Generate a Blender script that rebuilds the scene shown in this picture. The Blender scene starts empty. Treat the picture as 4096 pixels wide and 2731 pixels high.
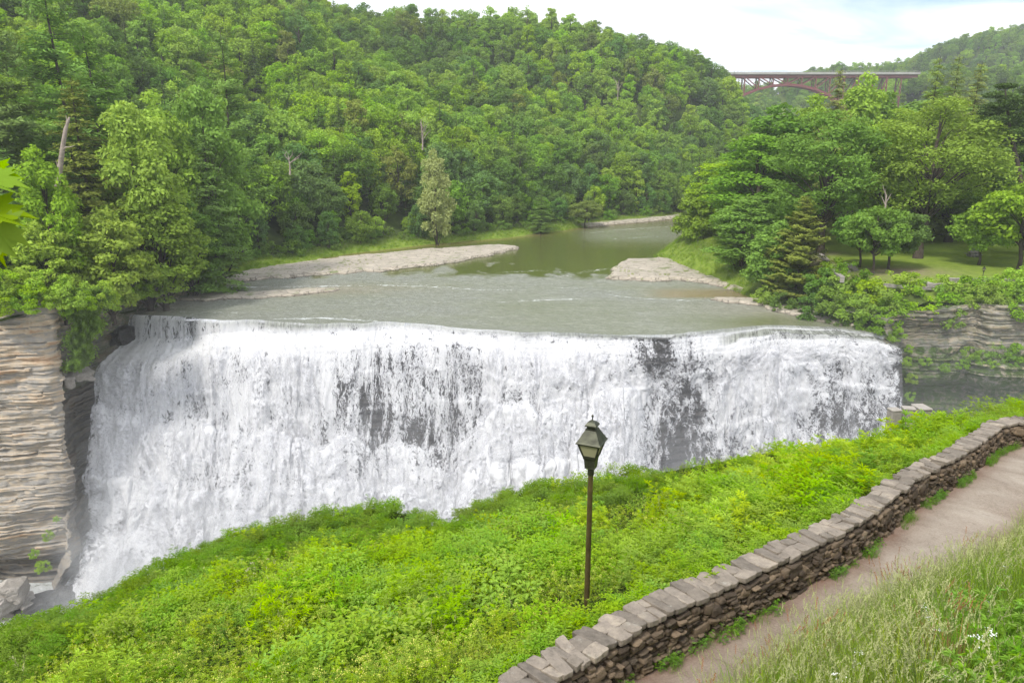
import bpy, math, random
import numpy as np
from mathutils import Vector

# ------------------------------------------------------------------ camera, world, sun, exposure
sc = bpy.context.scene
EYE = 25.0
PITCH = math.radians(15.06)
cam_d = bpy.data.cameras.new("camera"); cam = bpy.data.objects.new("camera", cam_d)
sc.collection.objects.link(cam); sc.camera = cam
cam_d.sensor_width = 36; cam_d.lens = 25.0; cam_d.clip_start = 0.1; cam_d.clip_end = 5000
cam.location = (0, 0, EYE); cam.rotation_euler = (math.pi/2 - PITCH, 0, 0)

SUN_EL, SUN_AZ = math.radians(50), math.radians(-146)      # azimuth measured from +Y towards +X
world = bpy.data.worlds.new("World"); sc.world = world; world.use_nodes = True
wn = world.node_tree; wn.nodes.clear()
def N(t, kind, **kw):
    n = t.nodes.new(kind)
    for k, v in kw.items():
        if k.startswith('i_'):
            n.inputs[k[2:].replace('_', ' ')].default_value = v
        else:
            setattr(n, k, v)
    return n
def wiring(t):
    return lambda a, b: t.links.new(a, b)
def build_world():
    t = wn; L = wiring(t)
    out = N(t, 'ShaderNodeOutputWorld'); bg = N(t, 'ShaderNodeBackground'); bg.inputs[1].default_value = 0.1
    sky = N(t, 'ShaderNodeTexSky', sky_type='NISHITA', sun_disc=False, sun_elevation=SUN_EL, sun_rotation=SUN_AZ)
    tc = N(t, 'ShaderNodeTexCoord')
    sep = N(t, 'ShaderNodeSeparateXYZ'); L(tc.outputs['Generated'], sep.inputs[0])
    # project the direction onto a flat cloud layer
    zz = N(t, 'ShaderNodeMath', operation='MAXIMUM'); L(sep.outputs[2], zz.inputs[0]); zz.inputs[1].default_value = 0.0
    za = N(t, 'ShaderNodeMath', operation='ADD'); L(zz.outputs[0], za.inputs[0]); za.inputs[1].default_value = 0.12
    dx = N(t, 'ShaderNodeMath', operation='DIVIDE'); L(sep.outputs[0], dx.inputs[0]); L(za.outputs[0], dx.inputs[1])
    dy = N(t, 'ShaderNodeMath', operation='DIVIDE'); L(sep.outputs[1], dy.inputs[0]); L(za.outputs[0], dy.inputs[1])
    cmb = N(t, 'ShaderNodeCombineXYZ'); L(dx.outputs[0], cmb.inputs[0]); L(dy.outputs[0], cmb.inputs[1])
    mp = N(t, 'ShaderNodeMapping'); L(cmb.outputs[0], mp.inputs[0])
    mp.inputs['Scale'].default_value = (0.42, 0.8, 1); mp.inputs['Location'].default_value = (3.3, 0.55, 0); mp.inputs['Rotation'].default_value = (0, 0, 0.35)
    ns = N(t, 'ShaderNodeTexNoise'); ns.inputs['Scale'].default_value = 1.5; ns.inputs['Detail'].default_value = 8
    ns.inputs['Distortion'].default_value = 0.6; ns.inputs['Roughness'].default_value = 0.52
    L(mp.outputs[0], ns.inputs['Vector'])
    rp = N(t, 'ShaderNodeValToRGB'); L(ns.outputs[0], rp.inputs[0])
    rp.color_ramp.elements[0].position = 0.34; rp.color_ramp.elements[0].color = (0.12, 0.12, 0.12, 1)
    rp.color_ramp.elements[1].position = 0.50; rp.color_ramp.elements[1].color = (1, 1, 1, 1)
    n2 = N(t, 'ShaderNodeTexNoise'); n2.inputs['Scale'].default_value = 2.3; n2.inputs['Detail'].default_value = 6
    L(mp.outputs[0], n2.inputs['Vector'])
    cr = N(t, 'ShaderNodeValToRGB'); L(n2.outputs[0], cr.inputs[0])
    cr.color_ramp.elements[0].position = 0.35; cr.color_ramp.elements[0].color = (7.3, 7.9, 9.0, 1)
    cr.color_ramp.elements[1].position = 0.6; cr.color_ramp.elements[1].color = (9.6, 9.7, 10.0, 1)
    sk = N(t, 'ShaderNodeMixRGB', blend_type='MULTIPLY'); sk.inputs[0].default_value = 1
    L(sky.outputs[0], sk.inputs[1]); sk.inputs[2].default_value = (0.85, 1.0, 1.12, 1)
    mx = N(t, 'ShaderNodeMixRGB'); L(rp.outputs[0], mx.inputs[0]); L(sk.outputs[0], mx.inputs[1]); L(cr.outputs[0], mx.inputs[2])
    L(mx.outputs[0], bg.inputs[0]); L(bg.outputs[0], out.inputs[0])
build_world()
sd = bpy.data.lights.new("sun", 'SUN'); sd.energy = 2.6; sd.angle = math.radians(12); sd.color = (1, 0.96, 0.88)
sun = bpy.data.objects.new("sun", sd); sc.collection.objects.link(sun)
sdir = Vector((math.sin(SUN_AZ)*math.cos(SUN_EL), math.cos(SUN_AZ)*math.cos(SUN_EL), math.sin(SUN_EL)))
sun.rotation_euler = sdir.to_track_quat('Z', 'Y').to_euler()
sc.view_settings.view_transform = 'Standard'; sc.view_settings.look = 'None'
sc.view_settings.exposure = 0.6; sc.view_settings.gamma = 1
cy = sc.cycles
cy.max_bounces = 5; cy.diffuse_bounces = 3; cy.glossy_bounces = 2; cy.transmission_bounces = 3
cy.transparent_max_bounces = 10; cy.volume_bounces = 1; cy.use_denoising = True
cy.use_adaptive_sampling = True; cy.adaptive_threshold = 0.02
cy.caustics_reflective = False; cy.caustics_refractive = False

# ------------------------------------------------------------------ helpers
rng = np.random.default_rng(7)
random.seed(7)
F = 4096*25/36.0
def ray(px, py):
    u = (np.asarray(px, float)-2048)/F; v = (np.asarray(py, float)-1365.5)/F
    return np.stack([u+0*v, math.cos(PITCH)-v*math.sin(PITCH)+0*u, -(math.sin(PITCH)+v*math.cos(PITCH))+0*u], -1)
def onz(px, py, z=0.0):
    r = ray(px, py); t = (z-EYE)/r[..., 2]
    return np.stack([r[..., 0]*t, r[..., 1]*t, r[..., 2]*t+EYE], -1)
def ond(px, py, d):
    r = ray(px, py); t = np.asarray(d)/r[..., 1]
    return np.stack([r[..., 0]*t, r[..., 1]*t, r[..., 2]*t+EYE], -1)
def project(P):
    P = np.asarray(P, float); Z = P[..., 2]-EYE; Y = P[..., 1]
    zc = Y*math.cos(PITCH)-Z*math.sin(PITCH)
    zs = np.where(np.abs(zc) < 1e-6, 1e-6, zc)
    return 2048+F*P[..., 0]/zs, 1365.5-F*(Y*math.sin(PITCH)+Z*math.cos(PITCH))/zs, zc

def _h(ix, iy, iz, s):
    h = (ix*374761393 + iy*668265263 + iz*2147483647 + s*974634777) & 0xffffffff
    h = ((h ^ (h >> 13))*1274126177) & 0xffffffff
    h = ((h ^ (h >> 15))*2246822519) & 0xffffffff
    return ((h ^ (h >> 16)) & 0xffffff)/16777215.0
def vnoise(x, y, z=0.0, seed=0):
    x, y, z = np.broadcast_arrays(np.asarray(x, float), np.asarray(y, float), np.asarray(z, float))
    ix, iy, iz = (np.floor(a).astype(np.int64) for a in (x, y, z))
    fx, fy, fz = x-ix, y-iy, z-iz
    fx, fy, fz = (f*f*(3-2*f) for f in (fx, fy, fz))
    r = 0
    for a in (0, 1):
        for b in (0, 1):
            for c in (0, 1):
                w = (fx if a else 1-fx)*(fy if b else 1-fy)*(fz if c else 1-fz)
                r = r+w*_h(ix+a, iy+b, iz+c, seed)
    return r
def fbm(x, y, z=0.0, o=4, seed=0, g=0.5):
    r = 0; a = 1; t = 0; k = 1.0
    for i in range(o):
        r = r+a*vnoise(x*k, y*k, z*k, seed+i*17); t += a; a *= g; k *= 2.03
    return r/t
def sstep(a, b, x):
    t = np.clip((x-a)/(b-a), 0, 1); return t*t*(3-2*t)

def mesh(name, V, Fc, mats=None, mi=None, smooth=False, uv=None, attrs=None):
    """Fc: (M,k) array or list of such arrays with different k."""
    V = np.asarray(V, float).reshape(-1, 3)
    Fs = [np.asarray(f) for f in (Fc if isinstance(Fc, list) else [Fc]) if len(f)]
    me = bpy.data.meshes.new(name)
    me.vertices.add(len(V)); me.vertices.foreach_set('co', V.astype(np.float32).ravel())
    nl = sum(f.size for f in Fs); npoly = sum(len(f) for f in Fs)
    me.loops.add(nl); me.polygons.add(npoly)
    li = np.concatenate([f.ravel() for f in Fs]).astype(np.int32)
    me.loops.foreach_set('vertex_index', li)
    tot = np.concatenate([np.full(len(f), f.shape[1]) for f in Fs]).astype(np.int32)
    st = np.concatenate([[0], np.cumsum(tot)[:-1]]).astype(np.int32)
    me.polygons.foreach_set('loop_start', st); me.polygons.foreach_set('loop_total', tot)
    if mi is not None:
        me.polygons.foreach_set('material_index', np.asarray(mi, np.int32))
    me.polygons.foreach_set('use_smooth', np.full(npoly, bool(smooth)))
    for m in (mats or []): me.materials.append(m)
    me.update(calc_edges=True)
    if uv is not None:
        l = me.uv_layers.new(name='flow'); l.data.foreach_set('uv', np.asarray(uv, np.float32)[li].ravel())
    for k, a in (attrs or {}).items():
        a = np.asarray(a, np.float32)
        if a.ndim == 1:
            at = me.attributes.new(k, 'FLOAT', 'POINT'); at.data.foreach_set('value', a)
        else:
            at = me.attributes.new(k, 'FLOAT_VECTOR', 'POINT'); at.data.foreach_set('vector', a.ravel())
    return me
def tag(o, label=None, cat=None, group=None, kind=None):
    if label: o['label'] = label
    if cat: o['category'] = cat
    if group: o['group'] = group
    if kind: o['kind'] = kind
    return o
def link(name, data, parent=None):
    o = bpy.data.objects.new(name, data); sc.collection.objects.link(o)
    if parent is not None: o.parent = parent
    return o
def empty(name, loc, rz=0):
    o = link(name, None); o.location = loc; o.rotation_euler = (0, 0, rz); o.empty_display_size = 0.2
    return o
class MB:
    """collects pieces of one mesh"""
    def __init__(s): s.V = []; s.F = {}; s.n = 0; s.A = {}
    def add(s, V, Fc, **at):
        V = np.asarray(V, float).reshape(-1, 3); Fc = np.asarray(Fc)
        s.V.append(V)
        s.F.setdefault(Fc.shape[1], []).append(Fc+s.n)
        for k, v in at.items():
            s.A.setdefault(k, []).append(np.broadcast_to(np.asarray(v, float), (len(V),)))
        s.n += len(V)
    def box(s, a, b, **at):
        (x0, y0, z0), (x1, y1, z1) = a, b
        V = [(x0,y0,z0),(x1,y0,z0),(x1,y1,z0),(x0,y1,z0),(x0,y0,z1),(x1,y0,z1),(x1,y1,z1),(x0,y1,z1)]
        s.add(V, [(0,3,2,1),(4,5,6,7),(0,1,5,4),(1,2,6,5),(2,3,7,6),(3,0,4,7)], **at)
    def bar(s, p, q, w, h=None, up=(0, 0, 1), **at):
        p = np.asarray(p, float); q = np.asarray(q, float); h = h or w
        d = q-p; d = d/np.linalg.norm(d); up = np.asarray(up, float)
        if abs(d@up) > .98: up = np.array([1., 0, 0])
        a = np.cross(d, up); a /= np.linalg.norm(a); b = np.cross(a, d)
        V = [c+sx*a*w/2+sz*b*h/2 for c in (p, q) for sx, sz in ((-1,-1),(1,-1),(1,1),(-1,1))]
        s.add(V, [(0,3,2,1),(4,5,6,7),(0,1,5,4),(1,2,6,5),(2,3,7,6),(3,0,4,7)], **at)
    def tube(s, P, R, k=6, cap=True, **at):
        P = np.asarray(P, float); R = np.broadcast_to(np.asarray(R, float), (len(P),))
        T = np.gradient(P, axis=0); T /= np.linalg.norm(T, axis=1)[:, None]+1e-9
        ref = np.array([0.31, 0.95, 0.05]) if abs(T[0][2]) > .6 else np.array([0, 0, 1.])
        A = np.cross(T, ref); A /= np.linalg.norm(A, axis=1)[:, None]+1e-9; B = np.cross(T, A)
        th = np.linspace(0, 2*math.pi, k, endpoint=False)
        V = P[:, None]+R[:, None, None]*(np.cos(th)[None, :, None]*A[:, None]+np.sin(th)[None, :, None]*B[:, None])
        n = len(P); i = np.arange(n-1)[:, None]*k; j = np.arange(k)[None]; j2 = (j+1) % k
        Fc = np.stack([i+j, i+j2, i+k+j2, i+k+j], -1).reshape(-1, 4)
        s.add(V.reshape(-1, 3), Fc, **at)
        if cap and k in (4,):
            s.add(V[0], [[3,2,1,0]], **at); s.add(V[-1], [[0,1,2,3]], **at)
        elif cap:
            for c, ring, fl in ((P[0], V[0], 0), (P[-1], V[-1], 1)):
                VV = np.vstack([ring, c[None]]); jj = np.arange(k)
                Ft = np.stack([jj, (jj+1) % k, np.full(k, k)], -1)
                s.add(VV, Ft if fl else Ft[:, ::-1], **at)
    def grid(s, V, **at):
        V = np.asarray(V, float); n, m = V.shape[:2]
        s.add(V.reshape(-1, 3), gridfaces(n, m), **at)
    def build(s, name, mats, parent=None, smooth=False):
        Fs = [np.vstack(v) for v in s.F.values()]
        at = {k: np.concatenate(v) for k, v in s.A.items()}
        me = mesh(name, np.vstack(s.V), Fs, mats if isinstance(mats, list) else [mats], smooth=smooth, attrs=at)
        return link(name, me, parent)
def gridfaces(n, m):
    i = np.arange(n-1)[:, None]*m; j = np.arange(m-1)[None]
    return np.stack([i+j, i+j+1, i+m+j+1, i+m+j], -1).reshape(-1, 4)

# ------------------------------------------------------------------ materials
def mat(name):
    m = bpy.data.materials.new(name); m.use_nodes = True; m.node_tree.nodes.clear()
    t = m.node_tree; out = N(t, 'ShaderNodeOutputMaterial')
    return m, t, out, wiring(t)
def ramp(t, stops):
    r = N(t, 'ShaderNodeValToRGB'); e = r.color_ramp.elements
    while len(e) < len(stops): e.new(0.5)
    for el, (p, c) in zip(e, stops):
        el.position = p; el.color = (*c, 1) if len(c) == 3 else c
    return r
def attr(t, name): return N(t, 'ShaderNodeAttribute', attribute_name=name)
def math_(t, op, a, b=None, clamp=False):
    n = N(t, 'ShaderNodeMath', operation=op); n.use_clamp = clamp
    for i, v in enumerate((a, b)):
        if v is None: continue
        if hasattr(v, 'is_linked'): t.links.new(v, n.inputs[i])
        else: n.inputs[i].default_value = v
    return n.outputs[0]
def mixc(t, f, a, b, mode='MIX'):
    n = N(t, 'ShaderNodeMixRGB', blend_type=mode)
    for i, v in enumerate((f, a, b)):
        if hasattr(v, 'is_linked'): t.links.new(v, n.inputs[i])
        else: n.inputs[i].default_value = v if i == 0 else (*v, 1)
    return n.outputs[0]
def noise(t, vec, scale, detail=4, rough=0.5, dist=0.0):
    n = N(t, 'ShaderNodeTexNoise'); n.inputs['Scale'].default_value = scale; n.inputs['Detail'].default_value = detail
    n.inputs['Roughness'].default_value = rough; n.inputs['Distortion'].default_value = dist
    if vec is not None: t.links.new(vec, n.inputs['Vector'])
    return n.outputs['Fac']
def mapping(t, vec, scale=(1, 1, 1), loc=(0, 0, 0)):
    n = N(t, 'ShaderNodeMapping'); t.links.new(vec, n.inputs[0])
    n.inputs['Scale'].default_value = scale; n.inputs['Location'].default_value = loc
    return n.outputs[0]
def bump(t, h, strength, dist):
    n = N(t, 'ShaderNodeBump'); n.inputs['Strength'].default_value = strength; n.inputs['Distance'].default_value = dist
    t.links.new(h, n.inputs['Height']); return n.outputs[0]
def pos(t): return N(t, 'ShaderNodeNewGeometry').outputs['Position']
def objco(t): return N(t, 'ShaderNodeTexCoord').outputs['Object']

def foliage_mat(name, use_obj=True, base=(0.1, 0.2, 0.03), trans=0.35, jitter=0.35, leafvar=0.5):
    m, t, out, L = mat(name)
    oi = N(t, 'ShaderNodeObjectInfo')
    if use_obj: col = oi.outputs['Color']
    else:
        rgb = N(t, 'ShaderNodeRGB'); rgb.outputs[0].default_value = (*base, 1); col = rgb.outputs[0]
    v = attr(t, 'v').outputs['Fac']
    hs = N(t, 'ShaderNodeHueSaturation'); L(col, hs.inputs['Color'])
    rnd = oi.outputs['Random']
    L(math_(t, 'ADD', math_(t, 'MULTIPLY', rnd, 0.05*jitter/0.35), 0.5-0.025*jitter/0.35), hs.inputs['Hue'])
    r2 = math_(t, 'FRACT', math_(t, 'MULTIPLY', rnd, 7.31))
    val = math_(t, 'ADD', math_(t, 'MULTIPLY', r2, jitter), 1-jitter/2)
    val = math_(t, 'MULTIPLY', val, math_(t, 'ADD', math_(t, 'MULTIPLY', v, leafvar), 1-leafvar/2))
    L(val, hs.inputs['Value'])
    r3 = math_(t, 'FRACT', math_(t, 'MULTIPLY', rnd, 13.7))
    L(math_(t, 'ADD', math_(t, 'MULTIPLY', r3, 0.3*jitter/0.35), 1-0.2*jitter/0.35), hs.inputs['Saturation'])
    c = hs.outputs[0]
    df = N(t, 'ShaderNodeBsdfDiffuse'); L(c, df.inputs[0])
    tr = N(t, 'ShaderNodeBsdfTranslucent')
    L(mixc(t, 1.0, c, (1.15, 1.05, 0.55), 'MULTIPLY'), tr.inputs[0])
    mx = N(t, 'ShaderNodeMixShader'); mx.inputs[0].default_value = trans
    L(df.outputs[0], mx.inputs[1]); L(tr.outputs[0], mx.inputs[2]); L(mx.outputs[0], out.inputs[0])
    return m
def simple(name, col, rough=0.6, metal=0.0, nscale=4.0, var=0.3, bmp=0.0, bscale=20.0, spec=0.5):
    m, t, out, L = mat(name)
    b = N(t, 'ShaderNodeBsdfPrincipled'); b.inputs['Roughness'].default_value = rough; b.inputs['Metallic'].default_value = metal
    b.inputs['Specular IOR Level'].default_value = spec
    n = noise(t, objco(t), nscale, 6, 0.6)
    r = ramp(t, [(0.3, tuple(c*(1-var) for c in col)), (0.7, tuple(min(1, c*(1+var)) for c in col))]); L(n, r.inputs[0])
    L(r.outputs[0], b.inputs['Base Color'])
    if bmp: L(bump(t, noise(t, objco(t), bscale, 6, 0.6), 1.0, bmp), b.inputs['Normal'])
    L(b.outputs[0], out.inputs[0]); return m
M = {}
M['leaf'] = foliage_mat('leaf_foliage', jitter=.18, trans=.4)
M['needle'] = foliage_mat('needle_foliage', trans=0.2, leafvar=0.5, jitter=.2)
M['bark'] = simple('bark', (0.075, 0.06, 0.048), 0.95, 0, 3.0, 0.4, 0.03, 9.0, 0.1)
M['dead'] = simple('dead_wood', (0.30, 0.25, 0.21), 0.95, 0, 2.0, 0.3, 0.01, 9.0, 0.1)

# ------------------------------------------------------------------ plan of the valley
LB = np.array([(-60,109),(-58,114),(-55.5,121.5),(-58,143),(-52.5,156),(-40,177),(-23.7,194),(-3.5,208),(12,224.5),(28,243.5),(65.5,276),(112,322),(155,395),(172,470),(185,560),(215,700),(260,900),(300,1200)], float)
RB = np.array([(51.5,97),(48.5,103),(45.0,114),(41,124),(36,150),(34,171),(50,211),(63,258),(125,298),(190,370),(216,450),(226,540),(255,690),(300,900),(340,1200)], float)
def pdist(x, y, L):
    """distance to polyline"""
    x = np.asarray(x, float); y = np.asarray(y, float); best = np.full(np.broadcast(x, y).shape, 1e9)
    for a, b in zip(L[:-1], L[1:]):
        d = b-a; t = np.clip(((x-a[0])*d[0]+(y-a[1])*d[1])/(d@d), 0, 1)
        best = np.minimum(best, np.hypot(x-a[0]-t*d[0], y-a[1]-t*d[1]))
    return best
def inside(x, y, poly):
    x = np.asarray(x, float); y = np.asarray(y, float); r = np.zeros(np.broadcast(x, y).shape, bool)
    n = len(poly)
    for i in range(n):
        (x0, y0), (x1, y1) = poly[i], poly[(i+1) % n]
        if y0 == y1: continue
        c = ((y0 > y) != (y1 > y)) & (x < (x1-x0)*(y-y0)/(y1-y0)+x0)
        r ^= c
    return r
RIVER = np.vstack([LB, RB[::-1]])
CLIFF_L = np.array([(-170,62),(-120,74),(-85,81),(-68,83.5),(-58.5,85.5),(-57.5,87),(-62,91),(-64,98),(-61.5,105),(-60.5,110)], float)
CLIFF_R = np.array([(51.5,96.5),(55,98.2),(61,97.0),(65.3,97.6),(66.2,95.2),(75,94.5),(100,94),(140,88),(190,80)], float)
GORGE = np.vstack([CLIFF_L, [(-57.5,112),(-40,113),(44,108),(48,102)], CLIFF_R, [(190,-80),(-170,-80)]])
def H(x, y):
    """upland terrain height"""
    x = np.asarray(x, float); y = np.asarray(y, float)
    dl = pdist(x, y, LB); dr = pdist(x, y, RB)
    n = fbm(x/40, y/40, 0, 4, 3)-.5; n2 = fbm(x/9, y/9, 0, 3, 5)-.5
    nb = 1+n*0.5
    # hills
    hl = np.interp(dl*nb, [0,1.5,6,14,40,80,125,190,260,500,900], [0.1,.5,1.2,4,19,39,62,79,86,92,96])
    hs = np.interp(dl*nb, [0,1.5,8,20,40,62,100,200], [0.1,.5,6,24,46,64,74,80]); kk = sstep(290, 400, y); hl = np.maximum(hl, hs*kk)
    # shore flat on the bank of the left shelf, ridge sinks toward the spur
    spur = sstep(380, 520, y)
    hl = hl*(1-0.06*spur)
    dc = pdist(x, y, CLIFF_L)
    hl = np.where(x < -40, np.minimum(hl, 6.3+0.85*dc), hl)
    hr = np.interp(dr, [0,1.5,6,10,60,100,180,260,420,600,900], [0.1,.5,4.5,6.3,6.6,9,22,44,78,104,120])
    flat = sstep(10, 14, dr)*(1-sstep(60, 95, dr))*(1-sstep(185, 215, y))
    hr = hr*(1-0.0*flat)
    hr = np.where((x > 50) & (y < 125), np.minimum(hr, 4.2+.32*pdist(x, y, CLIFF_R)), hr)
    hr = np.where(y > 560, hr+(y-560)*0.05*sstep(0, 100, dr), hr)
    # distant skyline hill behind the bridge
    u = 2048+F*x/np.maximum(y*.966-18, 20)
    sky_y = np.interp(u, [2860,3100,3200,3350,3560,3640,3720,3900,4096,4500], [350,340,290,270,262,235,190,150,112,80])
    crest = EYE+830*np.tan(np.arctan((1365.5-sky_y)/F)-PITCH)-15
    base = np.where(dl < dr, hl, hr)
    k = sstep(590, 800, y)
    back = np.minimum(base, 70)*(1-k)+crest*k-np.maximum(y-860, 0)*.25
    far = (y > 590)
    hr = np.maximum(hr, 68*sstep(278, 312, x)*sstep(470, 535, y))
    back = np.maximum(back, 68*sstep(278, 312, x)*(1-sstep(650, 700, y)))
    hr = np.where(far, back, hr); hl = np.where(far & (x > 120), back, hl)
    left = dl < dr
    h = np.where(left, hl, hr)
    amp = np.where(left, np.clip(dl/30, 0, 1)*9, (1-flat)*np.clip((dr-40)/80, 0, 1)*12)
    h = h+n*amp+n2*np.where(left, np.clip(dl/10, 0, 1)*1.2, (1-flat)*np.clip(dr/10, 0, 1)*.8)
    return np.where(inside(x, y, RIVER) & (y < 600), -1.4, h)

def ground_mats():
    m, t, out, L = mat('forest_floor')
    b = N(t, 'ShaderNodeBsdfDiffuse'); p = pos(t)
    g = attr(t, 'grass').outputs['Fac']; dirt = attr(t, 'dirt').outputs['Fac']
    nn = noise(t, p, 0.35, 6, 0.6)
    dark = ramp(t, [(0.35, (0.035, 0.055, 0.014)), (0.7, (0.08, 0.11, 0.03))]); L(nn, dark.inputs[0])
    gr = ramp(t, [(0.35, (0.15, 0.22, 0.035)), (0.7, (0.23, 0.30, 0.05))]); L(noise(t, p, 0.8, 6, 0.65), gr.inputs[0])
    c = mixc(t, g, dark.outputs[0], gr.outputs[0])
    dd = ramp(t, [(0.3, (0.22, 0.16, 0.12)), (0.7, (0.36, 0.28, 0.22))]); L(noise(t, p, 1.5, 5, 0.6), dd.inputs[0])
    df = math_(t, 'MULTIPLY', dirt, math_(t, 'ADD', math_(t, 'MULTIPLY', noise(t, p, 0.7, 5, 0.7), 2.4), -0.35, True), True)
    c = mixc(t, df, c, dd.outputs[0])
    L(c, b.inputs[0]); L(bump(t, noise(t, p, 6, 4, 0.6), 0.6, 0.1), b.inputs['Normal']); L(b.outputs[0], out.inputs[0])
    return m
M['floor'] = ground_mats()
def build_terrain():
    def patch(name, xs, ys):
        X, Y = np.meshgrid(xs, ys); Z = H(X, Y)
        dr = pdist(X, Y, RB); dl = pdist(X, Y, LB)
        lawn = (dr < dl)*sstep(6, 10, dr)*(1-sstep(70, 90, dr))*(1-sstep(190, 210, Y))
        shore = (dl < dr)*(1-sstep(3, 9, dl))*sstep(122, 135, Y)+(dr < dl)*(1-sstep(4, 8, dr))*sstep(118, 135, Y)
        grass = np.clip(np.maximum(lawn, shore), 0, 1)
        dirt = np.maximum(np.exp(-(((X-62)/7)**2+((Y-112.5)/4.5)**2)), np.exp(-(((X-53)/3.2)**2+((Y-121)/9)**2)))
        dirt = np.maximum(dirt, .9*np.exp(-(((X-58)/4)**2+((Y-133)/3)**2)))
        Fc = gridfaces(*X.shape)
        cx = X.ravel()[Fc].mean(1); cyy = Y.ravel()[Fc].mean(1)
        keep = ~inside(cx, cyy, GORGE)
        me = mesh(name, np.stack([X, Y, Z], -1), Fc[keep], [M['floor']], smooth=True, attrs={'grass': grass.ravel(), 'dirt': dirt.ravel()})
        return tag(link(name, me), kind='structure')
    patch('hillside', np.concatenate([np.arange(-900, -260, 20.), np.arange(-260, 200, 2.0), np.arange(200, 1200, 20.)]),
          np.concatenate([np.arange(60, 300, 2.0), np.arange(300, 620, 5.), np.arange(620, 1500, 25.)]))
build_terrain()

# ------------------------------------------------------------------ river
def river_mat():
    m, t, out, L = mat('river_water')
    p = pos(t); foam = attr(t, 'foam').outputs['Fac']; rough = attr(t, 'rough').outputs['Fac']; shal = attr(t, 'shallow').outputs['Fac']
    b = N(t, 'ShaderNodeBsdfPrincipled')
    deep = mixc(t, shal, (0.10, 0.115, 0.030), (0.20, 0.15, 0.06))
    deep = mixc(t, math_(t, 'MULTIPLY', rough, 0.8), deep, (0.40, 0.41, 0.36))  # rough water painted paler to stand in for reflected sky
    pm = mapping(t, p, (1.0, 2.2, 1))
    n1 = noise(t, pm, 0.9, 8, 0.65, 1.2)
    fm = math_(t, 'ADD', foam, math_(t, 'MULTIPLY', math_(t, 'SUBTRACT', n1, 0.5), 2.2))
    fm = math_(t, 'MULTIPLY', math_(t, 'SUBTRACT', fm, 0.5), 4.0, True)
    fm = math_(t, 'MULTIPLY', fm, math_(t, 'MULTIPLY', foam, 4.0, True))
    fl = noise(t, mapping(t, p, (1.0, 2.6, 1)), 1.6, 7, 0.7, 1.0)
    fm = math_(t, 'MAXIMUM', fm, math_(t, 'MULTIPLY', math_(t, 'MULTIPLY', math_(t, 'SUBTRACT', fl, 0.53), 5.0, True), math_(t, 'MULTIPLY', rough, 0.42)))  # pale flecks paint the changing brightness of ripples into the colour
    L(mixc(t, fm, deep, (0.75, 0.77, 0.76)), b.inputs['Base Color'])
    L(math_(t, 'ADD', math_(t, 'MULTIPLY', fm, 0.5), math_(t, 'ADD', 0.06, math_(t, 'MULTIPLY', rough, 0.16))), b.inputs['Roughness'])
    b.inputs['IOR'].default_value = 1.33
    h = math_(t, 'ADD', noise(t, mapping(t, p, (1.0, 2.0, 1)), 0.8, 7, 0.68, 0.8), math_(t, 'MULTIPLY', noise(t, mapping(t, p, (1, 1.8, 1)), 3.0, 4, 0.65), 0.4))
    bn = N(t, 'ShaderNodeBump'); bn.inputs['Distance'].default_value = 1.0
    L(h, bn.inputs['Height']); L(math_(t, 'ADD', math_(t, 'MULTIPLY', rough, 0.95), 0.05), bn.inputs['Strength'])
    L(bn.outputs[0], b.inputs['Normal']); L(b.outputs[0], out.inputs[0])
    return m
M['river'] = river_mat()
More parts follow.
